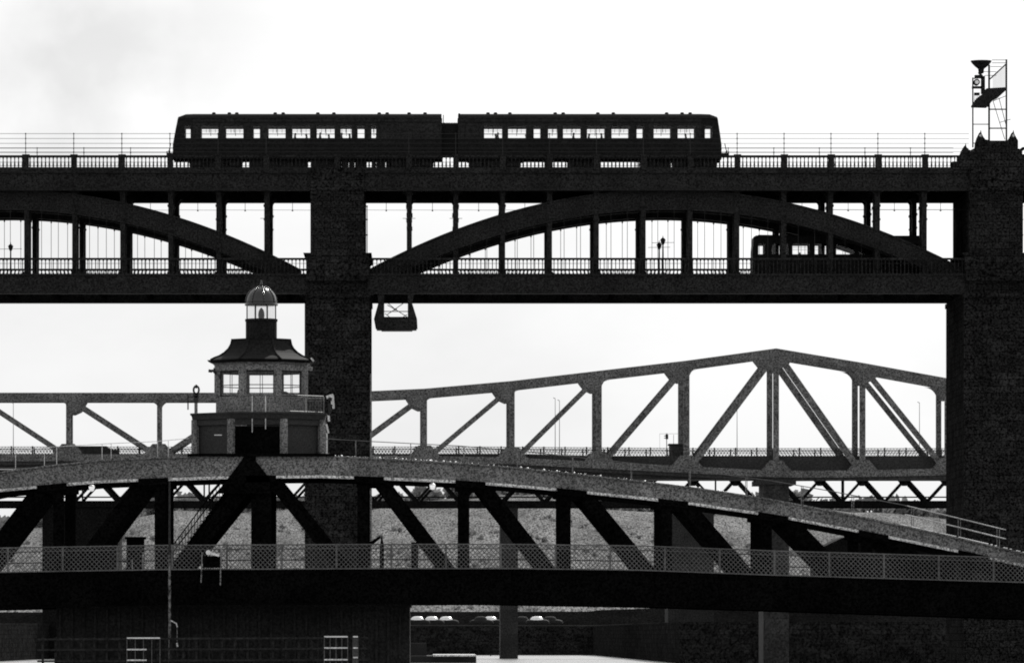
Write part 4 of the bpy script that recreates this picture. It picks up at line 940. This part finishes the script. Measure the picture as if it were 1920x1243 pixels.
# deck fences with lattice
for Y, sx in ((YQ+1.0, 0), (YQ+WQ-1.0, SK)):
    mb = MB(); px = -60
    while px < 1800:
        yb_ = 851+3*min(1, max(0, (px-900)/400)); yt = yb_-14
        for s_ in (-1, 1): mb.bar((X(px, YQ)+sx, Y, Z(yb_, YQ)), (X(px+s_*9, YQ)+sx, Y, Z(yt, YQ)), .04, 'trussd', .03)
        px += 6.0
    for a, b in zip(range(-60, 1830, 30), range(-30, 1860, 30)):
        ya = 851+3*min(1, max(0, (a-900)/400))-14; yb_ = 851+3*min(1, max(0, (b-900)/400))-14
        mb.bar((X(a, YQ)+sx, Y, Z(ya, YQ)), (X(b, YQ)+sx, Y, Z(yb_, YQ)), .06, 'trussd', .05)
        mb.bar((X(a, YQ)+sx, Y, Z(ya+5, YQ)), (X(b, YQ)+sx, Y, Z(yb_+5, YQ)), .05, 'trussd', .05)
    for a in range(-60, 1830, 40):
        ya = 851+3*min(1, max(0, (a-900)/400)); mb.bar((X(a, YQ)+sx, Y, Z(ya, YQ)), (X(a, YQ)+sx, Y, Z(ya-15.5, YQ)), .16, 'trussd', .1)
    mb.build('deck_fence', q)
for px in (1455, 298-1157): 
    pass
mb = MB(); x0, x1 = X(1431, YQ), X(1479, YQ); mb.box(x0, x1, YQ-.5, YQ+WQ+.5, -3, Z(905, YQ), 'conc'); mb.box(x0-.8, x1+.8, YQ-.8, YQ+WQ+.8, Z(908, YQ), Z(899, YQ), 'conc'); mb.build('concrete_pier', q)
mb = MB(); Y = YQ+5
mb.pbox(1441, 1452, 700, 694, Y, Y+.3, 'truss'); mb.pbox(1441, 1452, 728, 784, Y-1, Y-.7, 'truss') if False else None
mb.pbar((1446, 690), (1446, 860), Y, 1.0, 'truss', .1); mb.build('ladder', q)
# small things on the truss bridge
Y = YQ+2.5
tag(MB().pbox(1256, 1291, 858, 834, Y, Y+3, 'trussd').pbox(1254, 1293, 834, 831.5, Y-.2, Y+3.2, 'trussd').build('hut'), 'small dark equipment hut on the truss bridge deck, right', 'hut')
tag(MB().pbox(122, 205, 858, 839, Y, Y+3, 'trussd').pbox(118, 200, 839, 836, Y-.2, Y+3.2, 'trussd').pbox(205, 220, 858, 843, Y, Y+2.5, 'trussd').build('wagon'), 'low flat-roofed dark works vehicle on the truss bridge, left', 'wagon')
t_ = thing('railway_signal', 'spindly railway signal with small arms above the truss bridge hut', 'signal', (X(1250, Y), Y, Z(855, Y)))
MB().pbar((1250, 856), (1250, 812), Y, 1.4, 'trussd', .08).pbar((1263, 856), (1263, 815), Y, .8, 'wire', .05).pbar((1237, 813), (1276, 813), Y, .5, 'wire', .03).pbar((1237, 813), (1237, 840), Y, .4, 'wire', .03).build('post', t_)
MB().pbox(1248, 1253, 823, 814, Y-.1, Y+.1, 'trussd').pbar((1245, 817), (1250, 817), Y, 1.4, 'trussd', .05).pbar((1245, 821), (1250, 821), Y, 1.4, 'trussd', .05).build('arm', t_)

# ------------------------------------------------------------------ lattice railway bridge farther back
YK = 900.0; kb = thing('lattice_bridge', 'black lattice girder railway bridge low behind the grey truss bridge', 'bridge', (X(950, YK), YK, 0))
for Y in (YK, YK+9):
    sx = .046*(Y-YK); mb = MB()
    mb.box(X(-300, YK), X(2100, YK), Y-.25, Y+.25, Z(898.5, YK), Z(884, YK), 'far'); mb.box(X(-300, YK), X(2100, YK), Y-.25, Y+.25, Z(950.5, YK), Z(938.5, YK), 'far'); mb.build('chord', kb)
    for i in range(-3, 21):
        c = 1539+(i-14)*79.9; 
        m_ = MB()
        for s_, wpx in ((-1, 5), (1, 6.5)):
            m_.bar((X(c, YK)+sx, Y, Z(897, YK)), (X(c+s_*40.2, YK)+sx, Y, Z(941, YK)), wpx*YK/F, 'far', .3)
        m_.prism([(X(c-13, YK)+sx, Z(897, YK)), (X(c-4, YK)+sx, Z(908, YK)), (X(c+4, YK)+sx, Z(908, YK)), (X(c+13, YK)+sx, Z(897, YK))][::1], Y-.15, Y+.15, 'far')
        if i % 3 == 0: m_.box(X(c-39, YK)+sx, X(c-36, YK)+sx, Y-.1, Y+.1, Z(940, YK), Z(897, YK), 'far')
        m_.build('lattice_bay', kb)
mb = MB(); mb.box(X(-300, YK), X(2100, YK), YK+.3, YK+8.7, Z(887, YK), Z(880, YK), 'far'); mb.build('deck', kb)
mb = MB(); mb.tube((X(-300, YK), YK-1, Z(932, YK)), (X(2100, YK), YK-1, Z(932, YK)), .1, 'far'); mb.build('walkway_rail', kb)
for i, (a, b) in enumerate(((80, 222), (938, 971), (1252, 1338))):
    mb = MB(); mb.box(X(a, YK), X(b, YK), YK-1, YK+11, -3, Z(945, YK), 'far' if i == 0 else 'conc'); mb.box(X(a-3, YK), X(b+3, YK), YK-1.2, YK+11.2, Z(951, YK), Z(945, YK), 'far'); mb.build('pier', kb)
for i, (px, py) in enumerate(((25, 756), (1041, 747), (1049, 751), (1382, 764), (1724, 755))):
    Y = YK+1.5+(i % 2)*6; x = X(px, Y); t_ = thing('street_lamp', ['thin lamp column near the left edge, seen through the truss bridge', 'left column of the close pair of thin lamp columns', 'right column of the close pair of thin lamp columns',
        'thin lamp column just left of the truss peak', 'thin lamp column by the right stone pier'][i], 'lamp post', (x, Y, Z(885, Y)), 'tall thin lamp columns far behind the truss bridge')
    MB().tube((x, Y, Z(886, Y)), (x, Y, Z(py, Y)), .06, 'wire', .035, n=6).build('column', t_); MB().tube((x, Y, Z(py, Y)), (x-.3, Y, Z(py-1.5, Y)), .045, 'wire', n=6).build('lamp_head', t_)

# ------------------------------------------------------------------ far quay: parked cars and a shed
def parked_car(px, Y, mat_, label):
    z = 5.3; x = X(px, Y); t_ = thing('parked_car', label, 'car', (x, Y, z), 'cars parked along the far quay')
    def shell(cx, a_, b_, c_, z0, e, name, m):
        vs = []; nu, nv = 20, 8; sp = lambda v, e: math.copysign(abs(v)**e, v)
        for j in range(nv+1):
            t = math.pi/2*j/nv
            for i in range(nu): u = 2*math.pi*i/nu; vs.append((cx+a_*sp(math.cos(t), e)*sp(math.cos(u), .6), Y+b_*sp(math.cos(t), e)*sp(math.sin(u), .6), z0+c_*sp(math.sin(t), e)))
        fs = [(j*nu+i, j*nu+(i+1) % nu, (j+1)*nu+(i+1) % nu, (j+1)*nu+i) for j in range(nv) for i in range(nu)]
        MB().add(vs, fs, m).build(name, t_, smooth=True)
    shell(x, 2.1, .85, .72, z+.25, .6, 'body', 'under'); shell(x-.15, 1.2, .72, 1.18, z+.3, .65, 'cabin', 'chrome' if mat_ in ('white', 'car') else mat_)
    for sx in (-1.25, 1.25): MB().tube((x+sx, Y-.82, z+.3), (x+sx, Y-.6, z+.3), .3, 'under', n=12).build('wheel', t_)
for i, (px, m_) in enumerate(((784, 'white'), (811, 'white'), (838, 'white'), (903, 'timber'), (921, 'car'), (980, 'timber'), (1008, 'car'), (1033, 'timber'))):
    parked_car(px, 1064.5+3*(i % 3), m_, 
      ['glinting car beside the right edge of the black pier, leftmost in the row', 'brightest glinting car, second from the black pier', 'pale car third from the black pier', 'dark car between the pale ones on the far quay',
       'pale car left of the slim grey pier', 'dark car nearest the right side of the slim grey pier', 'pale car second to the right of the slim grey pier', 'dark car at the right end of the parked row'][i])
Y = 1105.0
tag(MB().pprism([(1535, 1200), (1535, 1029), (1581, 1007), (1606, 1016), (1606, 1010), (1640, 1010), (1660, 1030), (1700, 1045), (1700, 1200)][::-1], Y, Y+25, 'far').build('shed'), 'dark gabled shed rising behind the right part of the lattice fence', 'shed')
tag(MB().pprism([(1700, 1200), (1700, 1020), (1860, 1028), (1860, 1200)][::-1], Y, Y+20, 'far').build('warehouse'), 'long dark flat-roofed warehouse right of the gabled shed', 'warehouse')
